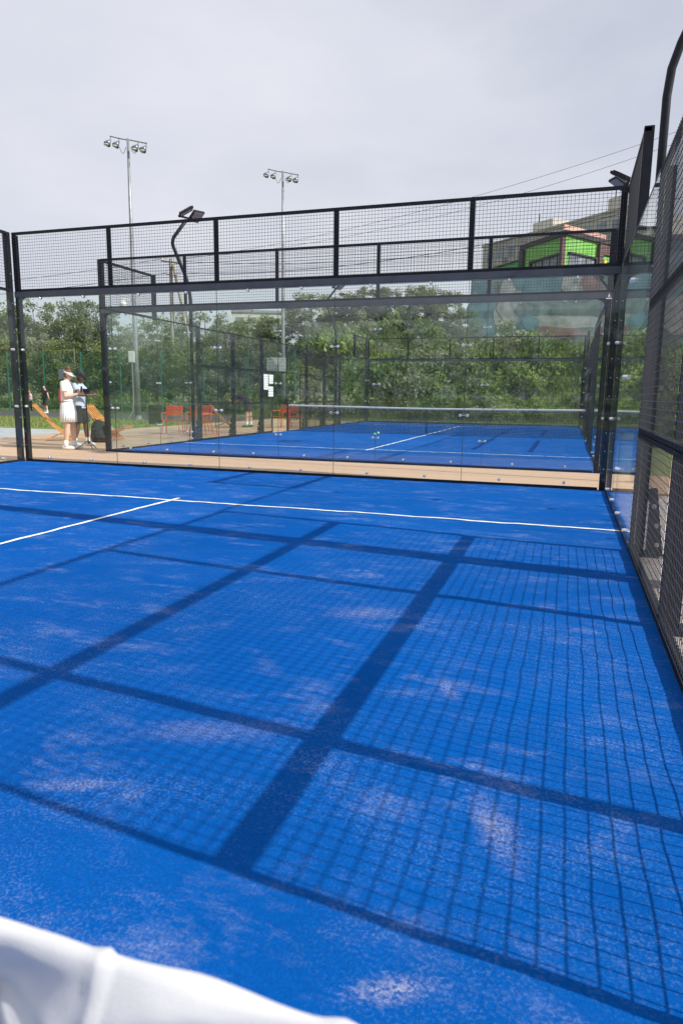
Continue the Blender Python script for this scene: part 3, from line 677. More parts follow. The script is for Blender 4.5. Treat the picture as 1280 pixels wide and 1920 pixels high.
def person(label, loc, rz, J, skin, top, bottom, hair, sc=1, vox=.009, shorts_len=.62, sleeve=.55, skirt=False, shoe=WHITE, sock=SOCK, long=False, bun=False, topskin=None, group=None, visor=None, cap=None):
    D = dict(pel=V(0, 0, .93), wai=V(0, .0, 1.08), che=V(0, .0, 1.28), nec=V(0, -.01, 1.47), hed=V(0, .03, 1.62), look=V(0, 1, -.1),
             sL=V(-.175, -.01, 1.41), eL=V(-.21, -.03, 1.13), wL=V(-.2, .06, .89), sR=V(.175, -.01, 1.41), eR=V(.21, -.03, 1.13), wR=V(.2, .06, .89),
             hL=V(-.085, 0, .90), kL=V(-.095, .02, .49), aL=V(-.10, -.02, .08), hR=V(.085, 0, .90), kR=V(.095, .02, .49), aR=V(.10, -.02, .08))
    D.update(J); m = MB()
    pel, wai, che, nec, hed = D['pel'], D['wai'], D['che'], D['nec'], D['hed']
    up = (nec - che).normalized(); X = (D['sR'] - D['sL']).normalized(); sh = (D['sL'] + D['sR']) / 2
    m.loft([pel - (wai - pel) * .5, pel, wai, che, sh, nec], [.12, .160, .125, .150, .155, .055], [.08, .108, .09, .11, .075, .055], 20, xax=X)
    m.loft([nec - up * .04, nec + (hed - nec) * .3, hed], [.058, .052, .05], [.06, .052, .05], 12, xax=X)
    lk = D['look'].normalized(); hx = lk.cross(V(0, 0, 1)).normalized(); hz = hx.cross(lk).normalized()
    HM = Matrix((hx, lk, hz)).transposed()
    def H(x, y, z): return hed + HM @ V(x, y, z)
    m.ell(hed, (.073, .092, .112), 20, 14, HM); m.ell(H(0, .035, -.055), (.052, .052, .055), 14, 10, HM)
    m.loft([H(0, .080, .02), H(0, .098, -.005), H(0, .104, -.025), H(0, .085, -.035)], [.008, .011, .015, .01], [.008, .012, .014, .008], 8)
    for s in (-1, 1): m.ell(H(.075 * s, -.005, -.005), (.010, .02, .03), 10, 8, HM)
    for s in 'LR':
        S0, E, W_ = D['s' + s], D['e' + s], D['w' + s]; sd_ = -1 if s == 'L' else 1
        m.loft([che.lerp(S0, .55), S0, S0.lerp(E, .35), E, E.lerp(W_, .3), W_], [.06, .056, .05, .039, .041, .026], [.06, .056, .048, .037, .037, .021], 14)
        fingers(m, W_, W_ - E, sd_)
        h, k, a = D['h' + s], D['k' + s], D['a' + s]
        m.loft([h + V(0, 0, .04), h.lerp(k, .25), k + (h - k) * .12, k, k.lerp(a, .3), k.lerp(a, .75), a], [.085, .088, .062, .055, .060, .038, .036], [.085, .09, .062, .056, .062, .042, .042], 16)
    body = m.build('person', skin, smooth=True)
    tag(body, label, 'person', group)
    body.location = loc; body.rotation_euler = (0, 0, rz); body.scale = (sc,) * 3
    md = body.modifiers.new('continuous', 'REMESH'); md.mode = 'VOXEL'; md.voxel_size = vox; md.use_smooth_shade = True
    md = body.modifiers.new('soften', 'SMOOTH'); md.factor = .5; md.iterations = 2
    # eyes and mouth
    for s in (-1, 1): MB().ell(H(.028 * s, .082, .012), (.012, .007, .007), 8, 6, HM).build('eye', EYE, body, smooth=True)
    MB().ell(H(0, .088, -.058), (.022, .008, .006), 8, 6, HM).build('mouth', LIP, body, smooth=True)
    # hair
    m = MB(); m.ell(H(0, -.012, .012), (.084, .098, .120), 22, 16, HM, keep=lambda c: not ((HM.transposed() @ c).y > .035 and (HM.transposed() @ c).z < .065) and (HM.transposed() @ c).z > -.085)
    if bun: m.ell(H(0, -.04, .135), (.048, .05, .045), 12, 10, HM); m.ell(H(.01, -.06, .115), (.035, .04, .05), 10, 8, HM)
    hb = m.build('hair', hair, body, smooth=True); md = hb.modifiers.new('t', 'SOLIDIFY'); md.thickness = .008
    if visor:
        m = MB(); n = 24; vs = []
        for i in range(n):
            q = 2 * math.pi * i / n
            for zz in (.02, .06): vs.append(H(.090 * math.cos(q), .106 * math.sin(q) - .004, zz))
        m.add(vs, [(2*i, 2*((i+1) % n), 2*((i+1) % n)+1, 2*i+1) for i in range(n)])
        pts = [H(.088 * math.cos(q), .1 * math.sin(q), .03) for q in [math.pi * i / 10 for i in range(11)]]; tip = [H(.082 * math.cos(q), .1 * math.sin(q) + .085 * math.sin(q), .012) for q in [math.pi * i / 10 for i in range(11)]]
        m.add(pts + tip, [(i, i+1, 12+i, 11+i) for i in range(10)])
        vo = m.build('visor', visor, body, smooth=True); md = vo.modifiers.new('t', 'SOLIDIFY'); md.thickness = .004
    if cap:
        m = MB(); m.ell(H(0, -.005, .02), (.088, .104, .118), 20, 14, HM, keep=lambda c: (HM.transposed() @ c).z > .02)
        pts = [H(.085 * math.cos(q), .1 * math.sin(q), .05) for q in [math.pi * i / 10 for i in range(11)]]; tip = [H(.075 * math.cos(q), .1 * math.sin(q) + .08 * math.sin(q), .04) for q in [math.pi * i / 10 for i in range(11)]]
        m.add(pts + tip, [(i, i+1, 12+i, 11+i) for i in range(10)])
        vo = m.build('cap', cap, body, smooth=True); md = vo.modifiers.new('t', 'SOLIDIFY'); md.thickness = .005
    # shirt with sleeves
    m = MB(); e = .02
    m.loft([pel + (wai - pel) * (.72 if skirt else -.3), wai + (V(0, .0, .03) if skirt else V(0, 0, 0)), che, sh - up * .02, nec - up * .012], [.17 + e*.4, .142 + e, .156 + e, .165 + e*.5, .066], [.118 + e*.4, .105 + e, .112 + e, .082 + e*.8, .066], 28, xax=X, wob=lambda i, q: 1 + (.035 * math.sin(5 * q + 2 * i) if 0 < i < 3 else 0))
    for s in 'LR':
        S0, E = D['s' + s], D['e' + s]
        m.loft([che.lerp(S0, .6), S0 + V(0, 0, .004), S0.lerp(E, sleeve * .5), S0.lerp(E, sleeve)], [.07, .068, .068, .072], [.07, .068, .066, .068], 16, cap=True)
    so_ = m.build('shirt', top, body, smooth=True)
    md = so_.modifiers.new('continuous', 'REMESH'); md.mode = 'VOXEL'; md.voxel_size = vox; md.use_smooth_shade = True
    if top in (POLO,):
        m = MB(); m.loft([nec - up * .03, nec + up * .005, nec + up * .02], [.085, .072, .068], [.08, .07, .066], 20, xax=X, cap=False)
        co = m.build('collar', top, so_, smooth=True); md = co.modifiers.new('t', 'SOLIDIFY'); md.thickness = .008
    # shorts / trousers
    m = MB()
    if skirt:
        zb = shorts_len; m.loft([pel + V(0, 0, .12), pel + V(0, 0, .03), pel.lerp(V(pel.x, pel.y, zb), .4), V(0, .0, zb)], [.142, .182, .200, .198], [.112, .142, .165, .160], 96, cap=False, wob=lambda i, q: 1 + (0, .012, .03, .045)[i] * math.sin(22 * q) + (0, 0, .02, .04)[i] * math.sin(3 * q + 1))
        so2 = m.build('shorts', bottom, body, smooth=True); md = so2.modifiers.new('t', 'SOLIDIFY'); md.thickness = .006
        m = MB(); m.loft([pel + V(0, 0, .10), pel + V(0, 0, .122)], [.155, .153], [.116, .115], 24, cap=False); w = m.build('waist_shadow', BLACKC, so2, smooth=True); w.modifiers.new('t', 'SOLIDIFY').thickness = .006  # thin dark strip standing in for the shadow line at the waist
    else:
        m.loft([pel - (wai - pel) * .35, pel, pel + (wai - pel) * .6], [.13, .18, .155], [.1, .128, .112], 20, xax=X)
        for s in 'LR':
            h, k, a = D['h' + s], D['k' + s], D['a' + s]
            if long: m.loft([h + V(0, 0, .04), h.lerp(k, .4), k, a + V(0, 0, .03)], [.1, .098, .075, .06], [.105, .1, .078, .062], 16)
            else: m.loft([h + V(0, 0, .04), h.lerp(k, .4), h.lerp(k, shorts_len)], [.1, .108, .11], [.105, .112, .11], 18, wob=lambda i, q: 1 + .03 * math.sin(4 * q))
        so2 = m.build('trousers' if long else 'shorts', bottom, body, smooth=True); md = so2.modifiers.new('continuous', 'REMESH'); md.mode = 'VOXEL'; md.voxel_size = vox; md.use_smooth_shade = True
    for s in 'LR':
        k, a = D['k' + s], D['a' + s]; tw = D.get('t' + s, V(0, 1, 0)); tw = tw.normalized()
        if not long: MB().tube([a.lerp(k, .30), a.lerp(k, .1), a + V(0, 0, -.01)], [.049, .046, .05], 14).build('sock', sock, body, smooth=True)
        m = MB(); px = tw.cross(V(0, 0, 1)); g0 = V(a.x, a.y, 0)
        M2 = Matrix((px, tw, V(0, 0, 1))).transposed()
        m.ell(g0 + tw * .055 + V(0, 0, .045), (.047, .135, .045), 18, 12, M2); m.ell(g0 - tw * .02 + V(0, 0, .065), (.045, .06, .05), 14, 10, M2)
        m.v = [(x, y, max(z, .004)) for (x, y, z) in m.v]
        m.build('shoe', shoe, body, smooth=True)
    return body

person('woman in cream polo, white pleated shorts and white visor, holding a phone on the deck', (-6.03, 12.44, 0), R(-72),
       dict(eL=V(-.20, .02, 1.15), wL=V(-.06, .25, 1.24), eR=V(.21, .04, 1.14), wR=V(.07, .26, 1.20), look=V(.1, 1, -.35), hed=V(0, .05, 1.60), che=V(0, .02, 1.28),
            kL=V(-.09, .05, .49), aL=V(-.12, .06, .08), aR=V(.10, -.05, .08), kR=V(.09, .0, .49)), SKIN, POLO, SHORTW, HAIRR, 1.02, .009, .60, .62, True, bun=True, visor=WHITE)
t = thing('phone', 'dark phone held up in the hands of the woman in white', 'phone', (-5.71, 12.52, 1.27), R(-72)); MB().bbox((-.04, -.006, -.02), (.04, .006, .12), .004).build('case', PHONE, t)
person('man in a pale blue T-shirt, black shorts and dark cap, behind the woman in white', (-6.47, 13.36, 0), R(-78),
       dict(eL=V(-.20, .14, 1.20), wL=V(-.10, .34, 1.27), eR=V(.24, .12, 1.20), wR=V(.08, .36, 1.20), look=V(-.1, 1, -.4), hed=V(0, .08, 1.60), che=V(0, .03, 1.28),
            aL=V(-.13, .10, .08), kL=V(-.11, .08, .49), aR=V(.14, -.10, .08), kR=V(.12, -.0, .49)), SKIND, BLUESH, BLACKC, HAIRD, 1.0, .009, .85, .55, False, shoe=BLUESH, cap=BLACKC)
t = thing('racket_bag', 'round red racket bag hanging behind the back of the man in pale blue', 'bag', (-6.76, 13.2, 1.13), R(-65))
MB().loft([(0, -.02, -.26), (0, -.04, -.2), (0, -.05, 0), (0, -.04, .2), (0, -.02, .27)], [.05, .15, .19, .15, .05], [.03, .05, .06, .05, .03], 18).build('bag_body', REDB, t, smooth=True)
MB().tube([(-.1, .03, .2), (-.12, .12, .3), (-.12, .16, .2), (-.12, .1, -.1), (-.1, .02, -.18)], .014, 6).build('strap', RUBBER, t)
person('man in black bending forward over the brown wooden chair, behind the mesh fence', (-7.3, 24.0, 0), R(100),
       dict(pel=V(0, -.04, .93), wai=V(0, .08, 1.03), che=V(0, .26, 1.15), nec=V(0, .44, 1.20), hed=V(0, .56, 1.13), look=V(0, .7, -1),
            sL=V(-.17, .40, 1.17), sR=V(.17, .40, 1.17), eL=V(-.2, .50, .92), wL=V(-.07, .66, .98), eR=V(.2, .46, .92), wR=V(.08, .62, .90),
            hL=V(-.085, -.04, .90), hR=V(.085, -.04, .90), kL=V(-.10, .0, .49), kR=V(.1, -.06, .49), aL=V(-.11, .02, .08), aR=V(.11, -.08, .08)), SKIN, BLACKC, BLACKC, HAIRR, 1.04, .012, .75, .6, shoe=GREENP)
person('boy in black with both arms held out, beyond the grass near the green fence', (-25.9, 34.2, -.05), R(170),
       dict(eL=V(-.30, .05, 1.18), wL=V(-.48, .12, .98), eR=V(.32, .05, 1.18), wR=V(.55, .12, 1.02)), SKIN, BLACKC, BLACKC, HAIRD, .97, .014, .95, .55)
person('girl in pale pink top and black trousers beyond the grass, by the left corner posts', (-27.2, 34.4, -.05), R(150),
       dict(eL=V(-.2, .1, 1.14), wL=V(-.05, .2, 1.0), eR=V(.2, .1, 1.14), wR=V(.05, .2, 1.0), kR=V(.1, .12, .5), aR=V(.12, .22, .08)), SKIN, PINKC, BLACKC, HAIRR, .80, .014, .9, .6, long=True)

# ---------------------------------------------------------------- green sports fence, utility pole, cables
def green_fence(label, x0, x1, y, n):
    T = thing('green_mesh_fence', label, 'fence', (x0, y, -.06)); L_ = x1 - x0
    for i in range(n + 1): MB().box((L_ * i / n - .04, -.04, 0), (L_ * i / n + .04, .04, 3.9)).build('post', GREENP, T)
    for i in range(n):
        m = MB(); a, b_ = L_ * i / n + .04, L_ * (i + 1) / n - .04
        for k in range(int((b_ - a) / .12)): m.box((a + k * .12, -.004, .05), (a + k * .12 + .008, .004, 3.8))
        for k in range(20): m.box((a, -.006, .05 + k * .195), (b_, .006, .05 + k * .195 + .012))
        m.build('mesh_panel', GREENP, T, fix=False)
green_fence('long green wire mesh sports fence beyond the dark running track on the left', -46.9, -10.9, 37.6, 12)
t = thing('notice_board', 'small blank grey notice board hung on the green mesh fence', 'sign', (-27.4, 37.5, 2.1))
MB().bbox((-.22, -.03, 0), (.22, .03, .65), .01).build('board', ROOFG, t)

t = thing('utility_pole', 'weathered wooden utility pole with crossarms above the trees on the left', 'utility pole', (-23.6, 45, 1.5), R(-12))
MB().tube([(0, 0, 0), (0, 0, 9.35)], [.17, .12], 10).build('pole', POLEW, t)
MB().tube([(.25, 0, 8.9), (2.2, .4, 0)], [.10, .14], 10).build('brace', POLEW, t)
MB().beam((-.75, -.14, 9.25), (.95, -.14, 8.95), .10, .10).beam((-.3, -.14, 8.3), (.7, -.14, 8.1), .07, .07).build('crossarm', POLEW, t)
m = MB()
for x, z in ((-.68, 9.3), (-.1, 9.2), (.5, 9.1), (.88, 9.02), (-.25, 8.35), (.62, 8.15)): m.tube([(x, -.14, z), (x, -.14, z + .22)], [.05, .035], 8)
m.build('insulator', STEEL, t)
def cable(label, p, q, sag, r=.016):
    p = V(*p); q = V(*q); m = MB(); m.tube([p.lerp(q, i / 24) - V(0, 0, sag * 4 * (i / 24) * (1 - i / 24)) for i in range(25)], r, 5)
    tag(m.build('overhead_cable', CABLE), label, 'cable', 'overhead cables')
cable('overhead cable running off left from the top arm of the wooden utility pole', (-24.3, 44.85, 10.85), (-70, 47, 10.6), .9)
cable('overhead cable running off left from the lower arm of the wooden utility pole', (-23.9, 44.85, 9.85), (-70, 46, 9.8), 1.0, .02)
cable('overhead cable rising gently from the utility pole towards the right, lowest and flattest', (-22.8, 44.7, 10.6), (14, 45, 12.0), 1.2)
cable('overhead cable rising steeply over the green building to the upper right, topmost', (-22.8, 44.7, 10.7), (14, 43, 16.9), 1.1, .010)
cable('overhead cable rising over the green building to the upper right, second from the top', (-23.1, 44.7, 10.8), (14, 44, 16.7), 1.5, .010)
cable('overhead cable crossing just before the windows of the green building', (-23.0, 44.7, 9.8), (14, 43, 13.2), 1.5, .02)

# ---------------------------------------------------------------- buildings
def quadface(m, A, d, n, u0, u1, z0, z1, off=.0, th=.05):
    a = A + d * u0 + n * off; b_ = A + d * u1 + n * off
    m.poly([(a.x, a.y, z0), (b_.x, b_.y, z0), (b_.x, b_.y, z1), (a.x, a.y, z1)], (n * th)[:] if len(n) == 3 else (n.x * th, n.y * th, 0))
def frame2(A, B):
    d = (B - A).normalized(); n = V(d.y, -d.x, 0); return d, n, (B - A).length
C0 = V(3.44, 57, 0); LE = V(-2.29, 64.25, 0); RE = V(7.15, 62.35, 0); BK = V(3, 72, 0); ZT = 13.9; ZB = 8.2
t = thing('modern_building', 'modern lime green and charcoal building on the hilltop above the mural wall', 'building', (0, 0, 0))
ME = LE.lerp(C0, .36)
MB().poly([(ME.x, ME.y, ZB), (C0.x, C0.y, ZB), (RE.x, RE.y, ZB), (BK.x, BK.y, ZB)], (0, 0, ZT - ZB - .4)).build('wall', GREENW, t)
MB().poly([(LE.x, LE.y, ZB), (ME.x - .02, ME.y + .03, ZB), (ME.x + 4, ME.y + 5, ZB), (LE.x + 4, LE.y + 5, ZB)], (0, 0, ZT - ZB - 1.25)).build('side_wing', GREEND, t)
MB().poly([(ME.x - .1, ME.y - .05, ZT - .4), (C0.x, C0.y - .3, ZT - .4), (RE.x + .2, RE.y - .1, ZT - .4), (BK.x, BK.y, ZT - .4)], (0, 0, .34)).build('roof', DARKCL, t)
d, n, Ln = frame2(LE, C0)
m = MB(); quadface(m, LE, d, n, 0, Ln * .36, ZT - 1.25, ZT - 1.15, .0, .12); m.build('side_roof', DARKCL, t)
m = MB(); quadface(m, LE, d, n, Ln * .37, Ln * .43, ZB, ZT - .5, 0, .25); quadface(m, LE, d, n, Ln * .52, Ln * .55, ZB, ZT - 1.7, 0, .2); quadface(m, LE, d, n, Ln * .52, Ln * .96, ZT - 1.75, ZT - 1.6, 0, .2); m.build('dark_frame', DARKCL, t)
for k in range(4):
    w = Ln * .41 / 4; m = MB(); quadface(m, LE, d, n, Ln * .55 + w * k + .04, Ln * .55 + w * (k + 1) - .04, ZB + .5, ZT - 1.8, .0, .06); o = m.build('window', WINGL, t); m = MB(); c_ = Ln * .55 + w * (k + .5); quadface(m, LE, d, n, c_ - .03, c_ + .03, ZB + .5, ZT - 1.8, .06, .05); quadface(m, LE, d, n, Ln * .55 + w * k + .05, Ln * .55 + w * (k + 1) - .05, ZT - 2.6, ZT - 2.52, .065, .05); m.build('mullion', DARKCL, o)
m = MB(); quadface(m, LE, d, n, Ln * .96, Ln * 1.0, ZB, ZT - .5, 0, .3); m.build('corner_pillar', BROWNCL, t)
d, n, Ln = frame2(C0, RE)
m = MB(); quadface(m, C0, d, n, .25, Ln * .9, ZT - .5, ZT + .5, -.5, .1); m.build('parapet', PINKR, t)
for k in range(3):
    w = Ln * .52 / 3; m = MB(); quadface(m, C0, d, n, Ln * .06 + w * k + .05, Ln * .06 + w * (k + 1) - .05, ZB + .5, ZT - 1.7, .0, .06); m.build('window', WINGL, t)
m = MB(); quadface(m, C0, d, n, Ln * .05, Ln * .62, ZT - 1.7, ZT - 1.58, 0, .2); quadface(m, C0, d, n, Ln * .59, Ln * .62, ZB, ZT - 1.7, 0, .2); m.build('dark_frame', DARKCL, t)
m = MB(); quadface(m, C0, d, n, Ln * .63, Ln * .71, ZB, ZT - .5, 0, .3); m.build('pillar', BROWNCL, t)
m = MB(); quadface(m, C0, d, n, Ln * .72, Ln * 1.0, ZT - 1.2, ZT - .5, 0, .15); m.build('wall_panel', BROWNCL, t)
m = MB(); quadface(m, C0, d, n, Ln * .78, Ln * .84, ZB + 1, ZT - 1.6, 0, .1); m.build('wall_panel', YELP, t)
m = MB(); quadface(m, C0, d, n, Ln * .86, Ln * .97, ZT - 2.4, ZT - 1.7, 0, .1); m.build('window', DARKCL, t)

# weathered apartment slab
A0 = V(-8.84, 104.55, 0); A1 = V(10.2, 87.0, 0); d, n, Ln = frame2(A0, A1); bk = -n * 12; ZA = 22.7
t = thing('apartment_block', 'long weathered grey apartment block behind the green building', 'building', (0, 0, 0))
MB().poly([(A0.x, A0.y, 4), (A1.x, A1.y, 4), (A1.x + bk.x, A1.y + bk.y, 4), (A0.x + bk.x, A0.y + bk.y, 4)], (0, 0, ZA - 4)).build('wall', CONC, t)
m = MB(); quadface(m, A0, d, n, -.2, Ln + .2, ZA, ZA + .22, -.3, .4); m.build('roof_edge', CONC, t)
for fl in range(5):
    for k in range(11):
        u = 1.0 + k * (Ln - 2) / 11; z = ZA - 2.3 - 2.8 * fl
        m = MB(); quadface(m, A0, d, n, u, u + 1.35, z, z + 1.35, 0, .04); o = m.build('window', WINGL, t)
        if k % 3 == 1: m = MB(); quadface(m, A0, d, n, u - .3, u + 2.0, z - 1.0, z - .05, .0, .8); m.build('balcony', CONCL if fl % 2 else CONC, t)
for (u0, u1, h) in ((Ln * .30, Ln * .44, 1.9), (Ln * .78, Ln * .98, 2.2)):
    a = A0 + d * u0 - n * 2; b_ = A0 + d * u1 - n * 2; c = b_ - n * 5; e = a - n * 5
    MB().poly([(a.x, a.y, ZA), (b_.x, b_.y, ZA), (c.x, c.y, ZA), (e.x, e.y, ZA)], (0, 0, h)).build('roof_house', CONCL, t)
    MB().tube([(a.x + .8, a.y, ZA + h), (a.x + .8, a.y, ZA + h + 1.2)], .07, 6).build('roof_vent', DARKCL, t)

# mural wall: teal wash with big loose painted shapes
t = thing('mural_wall', 'long retaining wall covered with a faded teal and white abstract mural', 'wall', (-3.5, 56.2, 0))
MB().box((0, 0, 2), (19, .6, 10.75)).build('wall', SEAGP, t)
def blob(cx, cz, rx, rz_, mt, off, seed, n=26):
    pts = []
    for i in range(n):
        q = 2 * math.pi * i / n; k = 1 + .45 * noise.noise(Vector((math.cos(q) * 1.3, math.sin(q) * 1.3, seed))) + .12 * noise.noise(Vector((math.cos(q) * 5, math.sin(q) * 5, seed)))
        pts.append((cx + rx * k * math.cos(q), -off, max(2.2, min(10.7, cz + rz_ * k * math.sin(q)))))
    MB().poly(pts, (0, .012, 0)).build('painted_shape', mt, t)
blob(1.0, 8.2, 1.2, 1.9, TEALP, .02, 1); blob(3.0, 7.8, 1.1, 2.2, WHITEP, .04, 2); blob(5.2, 9.9, 2.3, .8, TEALP, .03, 3); blob(5.2, 8.0, 1.8, .8, SEAGP, .05, 4)
blob(7.6, 9.9, .9, .9, WHITEP, .05, 5); blob(9.0, 9.7, .8, 1.0, PINKP, .06, 6); blob(7.0, 7.0, 3.0, .6, WHITEP, .06, 7); blob(6.2, 6.2, 2.6, .5, PINKP, .07, 8)
blob(10.2, 8.1, .5, .8, VIOP, .08, 9); blob(8.0, 9.2, .5, .5, WHITEP, .08, 10); blob(13, 8.5, 2.2, 1.7, TEALP, .05, 12); blob(15.5, 7.5, 1.8, 1.5, WHITEP, .06, 13); blob(2.0, 6.4, 1.8, .5, TEALP, .07, 14); blob(4.4, 6.9, .9, .7, TEALP, .08, 15)

def stroke(pts, w, mt, off):
    m = MB()
    for p, q in zip(pts, pts[1:]): m.beam((p[0], -off, p[1]), (q[0], -off, q[1]), .02, w, up=(0, 0, 1)) if abs(p[0] - q[0]) > abs(p[1] - q[1]) else m.beam((p[0], -off, p[1]), (q[0], -off, q[1]), w, .02, up=(0, 1, 0))
    m.build('painted_line', mt, t)
stroke([(2.0, 10.2), (2.3, 9.0), (2.0, 8.1), (2.6, 7.2), (2.3, 6.2)], .07, GREYP, .11); stroke([(4.1, 9.9), (3.8, 8.8), (4.3, 7.9), (4.0, 7.0), (4.5, 6.3)], .07, GREYP, .11)
stroke([(8.3, 10.5), (8.5, 9.7), (8.9, 9.2), (9.3, 9.7), (9.6, 9.1), (10.1, 9.4)], .12, PINKP, .115); stroke([(9.6, 10.5), (10.4, 10.2), (10.9, 9.5), (10.8, 9.0)], .12, GREYP, .11)
stroke([(4.8, 8.9), (5.6, 8.6), (6.4, 8.8), (7.3, 8.5)], .07, WHITEP, .11); stroke([(.2, 9.4), (.9, 9.0), (1.6, 9.1)], .08, WHITEP, .11)

t = thing('blue_grey_building', 'blue-grey clad building seen through the upper mesh at the right edge', 'building', (8.8, 64, 0), R(8))
MB().box((0, 0, 4), (22, 10, 14.2)).build('wall', BLUEG, t); MB().box((-.3, -.3, 14.2), (22.3, 10.3, 14.6)).build('roof', DARKCL, t)
for k in range(6): MB().box((1 + k * 3.2, -.05, 11.2), (3 + k * 3.2, 0.02, 13)).build('window', WINGL, t)
t = thing('white_apartment_building', 'pale apartment building glimpsed over the trees on the left', 'building', (-42.8, 92, 0), R(25))
MB().box((0, 0, 0), (7.5, 9, 13.0)).build('wall', CONCL, t); MB().box((-.2, -.2, 13.0), (7.7, 9.2, 13.35)).build('roof', ROOFG, t)
for f in range(4):
    for k in range(4): MB().box((.5 + k * 1.75, -.05, 11 - 2.7 * f), (1.6 + k * 1.75, .03, 12.3 - 2.7 * f)).build('window', WINGL, t)
t = thing('grey_roofed_building', 'low building with a long grey roof glimpsed between trees in the middle', 'building', (-25.0, 76, 0), R(6))
MB().box((0, 0, 0), (7.5, 8, 9.0)).build('wall', ROOFG, t); MB().poly([(-.3, -.4, 9.0), (7.8, -.4, 9.0), (7.8, -.4, 9.95), (-.3, -.4, 9.55)], (0, 9, 0)).build('roof', ROOFG, t)

# ---------------------------------------------------------------- vegetation
rng = np.random.default_rng(5)
def leaves(name, m, cl, nleaf, size, parent=None, crad=(.5, .9), flat=.8, rg=rng):
    """leaf clumps: cl = list of clump centres"""
    C = []; T = []; SZ = []
    for c in cl:
        r = rg.uniform(*crad); k = nleaf
        p = rg.normal(0, 1, (k, 3)); p /= np.linalg.norm(p, axis=1)[:, None]; p *= (rg.uniform(0, 1, k) ** .45)[:, None] * r; p[:, 2] *= flat
        C.append(p + np.array(c)); T.append(np.clip(rg.normal(rg.uniform(.25, .75), .18, k), 0, 1)); SZ.append(rg.uniform(.6, 1.3, k) * size)
    C = np.concatenate(C); T = np.concatenate(T); SZ = np.concatenate(SZ)[:, None]; n = len(C)
    a = rg.normal(0, 1, (n, 3)); a /= np.linalg.norm(a, axis=1)[:, None]; b_ = rg.normal(0, 1, (n, 3)); b_ -= a * (a * b_).sum(1)[:, None]; b_ /= np.linalg.norm(b_, axis=1)[:, None]
    vs = np.stack([C - a * SZ, C - b_ * SZ * .5, C + a * SZ, C + b_ * SZ * .5], 1).reshape(-1, 3)
    me = bpy.data.meshes.new(name); me.vertices.add(4 * n); me.vertices.foreach_set('co', vs.ravel().astype('f'))
    me.loops.add(4 * n); me.loops.foreach_set('vertex_index', np.arange(4 * n, dtype='i')); me.polygons.add(n); me.polygons.foreach_set('loop_start', np.arange(0, 4 * n, 4, dtype='i'))
    me.materials.append(m); at = me.attributes.new('tone', 'FLOAT', 'POINT'); at.data.foreach_set('value', np.repeat(T, 4).astype('f')); me.update(calc_edges=True); me.validate()
    o = bpy.data.objects.new(name, me); COL.objects.link(o)
    if parent: o.parent = parent
    return o
def make_tree(seed, H, rad, leafm, nl, size, low=.25, nlimb=9):
    rg = np.random.default_rng(seed); rd = random.Random(seed)
    T = thing('leafy_tree', 'x', 'tree')
    m = MB(); lean = (rd.uniform(-.4, .4), rd.uniform(-.4, .4))
    m.tube([(0, 0, -.5), (lean[0] * .3, lean[1] * .3, H * .3), (lean[0], lean[1], H * .62), (lean[0] * 1.2, lean[1], H * .9)], [.17, .13, .08, .02], 8)
    cl = []
    for i in range(nlimb):
        z0 = H * rd.uniform(.18, .65); a = rd.uniform(0, 6.28); L_ = rad * rd.uniform(.6, 1.0); up = rd.uniform(.15, .5) * H * .5
        p0 = V(lean[0] * z0 / H, lean[1] * z0 / H, z0); p1 = p0 + V(math.cos(a) * L_ * .5, math.sin(a) * L_ * .5, up * .6); p2 = p0 + V(math.cos(a) * L_, math.sin(a) * L_, up)
        m.tube([p0, p1, p2], [.07, .045, .015], 6)
        cl += [p1, p2, p2 + V(rd.uniform(-.6, .6), rd.uniform(-.6, .6), .6)]
    K = 46
    for i in range(K):
        z = rd.uniform(low, 1.0); w = rad * math.sqrt(max(.05, 1 - ((z - .55) / .52) ** 2)); a = rd.uniform(0, 6.28); q = w * rd.uniform(.35, 1) ** .6
        cl.append(V(math.cos(a) * q + lean[0] * z, math.sin(a) * q + lean[1] * z, H * z - .4 + rd.uniform(-.3, .3)))
    m.build('trunk', BARK, T, smooth=True)
    leaves('crown', leafm, [tuple(c) for c in cl], nl, size, T, (.38, .85), .8, rg)
    return T
TREES = [make_tree(1, 7.2, 2.7, LEAFA, 120, .12), make_tree(2, 8.0, 2.4, LEAFA, 120, .12, .2), make_tree(3, 6.4, 2.9, LEAFW, 150, .095, .15), make_tree(4, 6.8, 2.5, LEAFW, 140, .10, .2)]
rd = random.Random(11)
place = []   # x, y, top z, variant
for (x, top) in ((-46, 8.2), (-43.2, 7.6), (-41, 8.0), (-38.6, 9.0), (-36.4, 7.9), (-34.2, 8.9), (-32.4, 7.6), (-29.8, 6.9), (-26.6, 7.4), (-23.0, 7.7), (-20.3, 6.7), (-18.0, 7.3), (-15.7, 7.0), (-13.6, 6.0)):
    place.append((x + rd.uniform(-.3, .3), 48 + rd.uniform(-1, 1.5), top, rd.randrange(4)))
for (x, top) in ((-37, 6.0), (-33.6, 5.6), (-30.3, 5.2), (-27.2, 5.2), (-24.4, 5.4), (-21.2, 5.2), (-18.6, 5.6), (-16.0, 5.2)):
    place.append((x + rd.uniform(-.4, .4), 43.2 + rd.uniform(-.8, .8), top, rd.randrange(4)))
for (x, top) in ((-12.2, 7.0), (-11.0, 7.9), (-9.6, 9.1), (-8.2, 8.4), (-6.8, 7.6), (-5.5, 8.6), (-4.2, 8.3), (-2.9, 7.3)):
    place.append((x, 49.5 + rd.uniform(-.8, 1.2), top, (0, 1, 1, 3)[rd.randrange(4)]))
place.sort(key=lambda p: math.atan2(p[0] - 4.4, p[1]))
ords = 'first second third fourth fifth sixth seventh eighth ninth tenth eleventh twelfth thirteenth fourteenth fifteenth sixteenth seventeenth eighteenth nineteenth twentieth'.split()
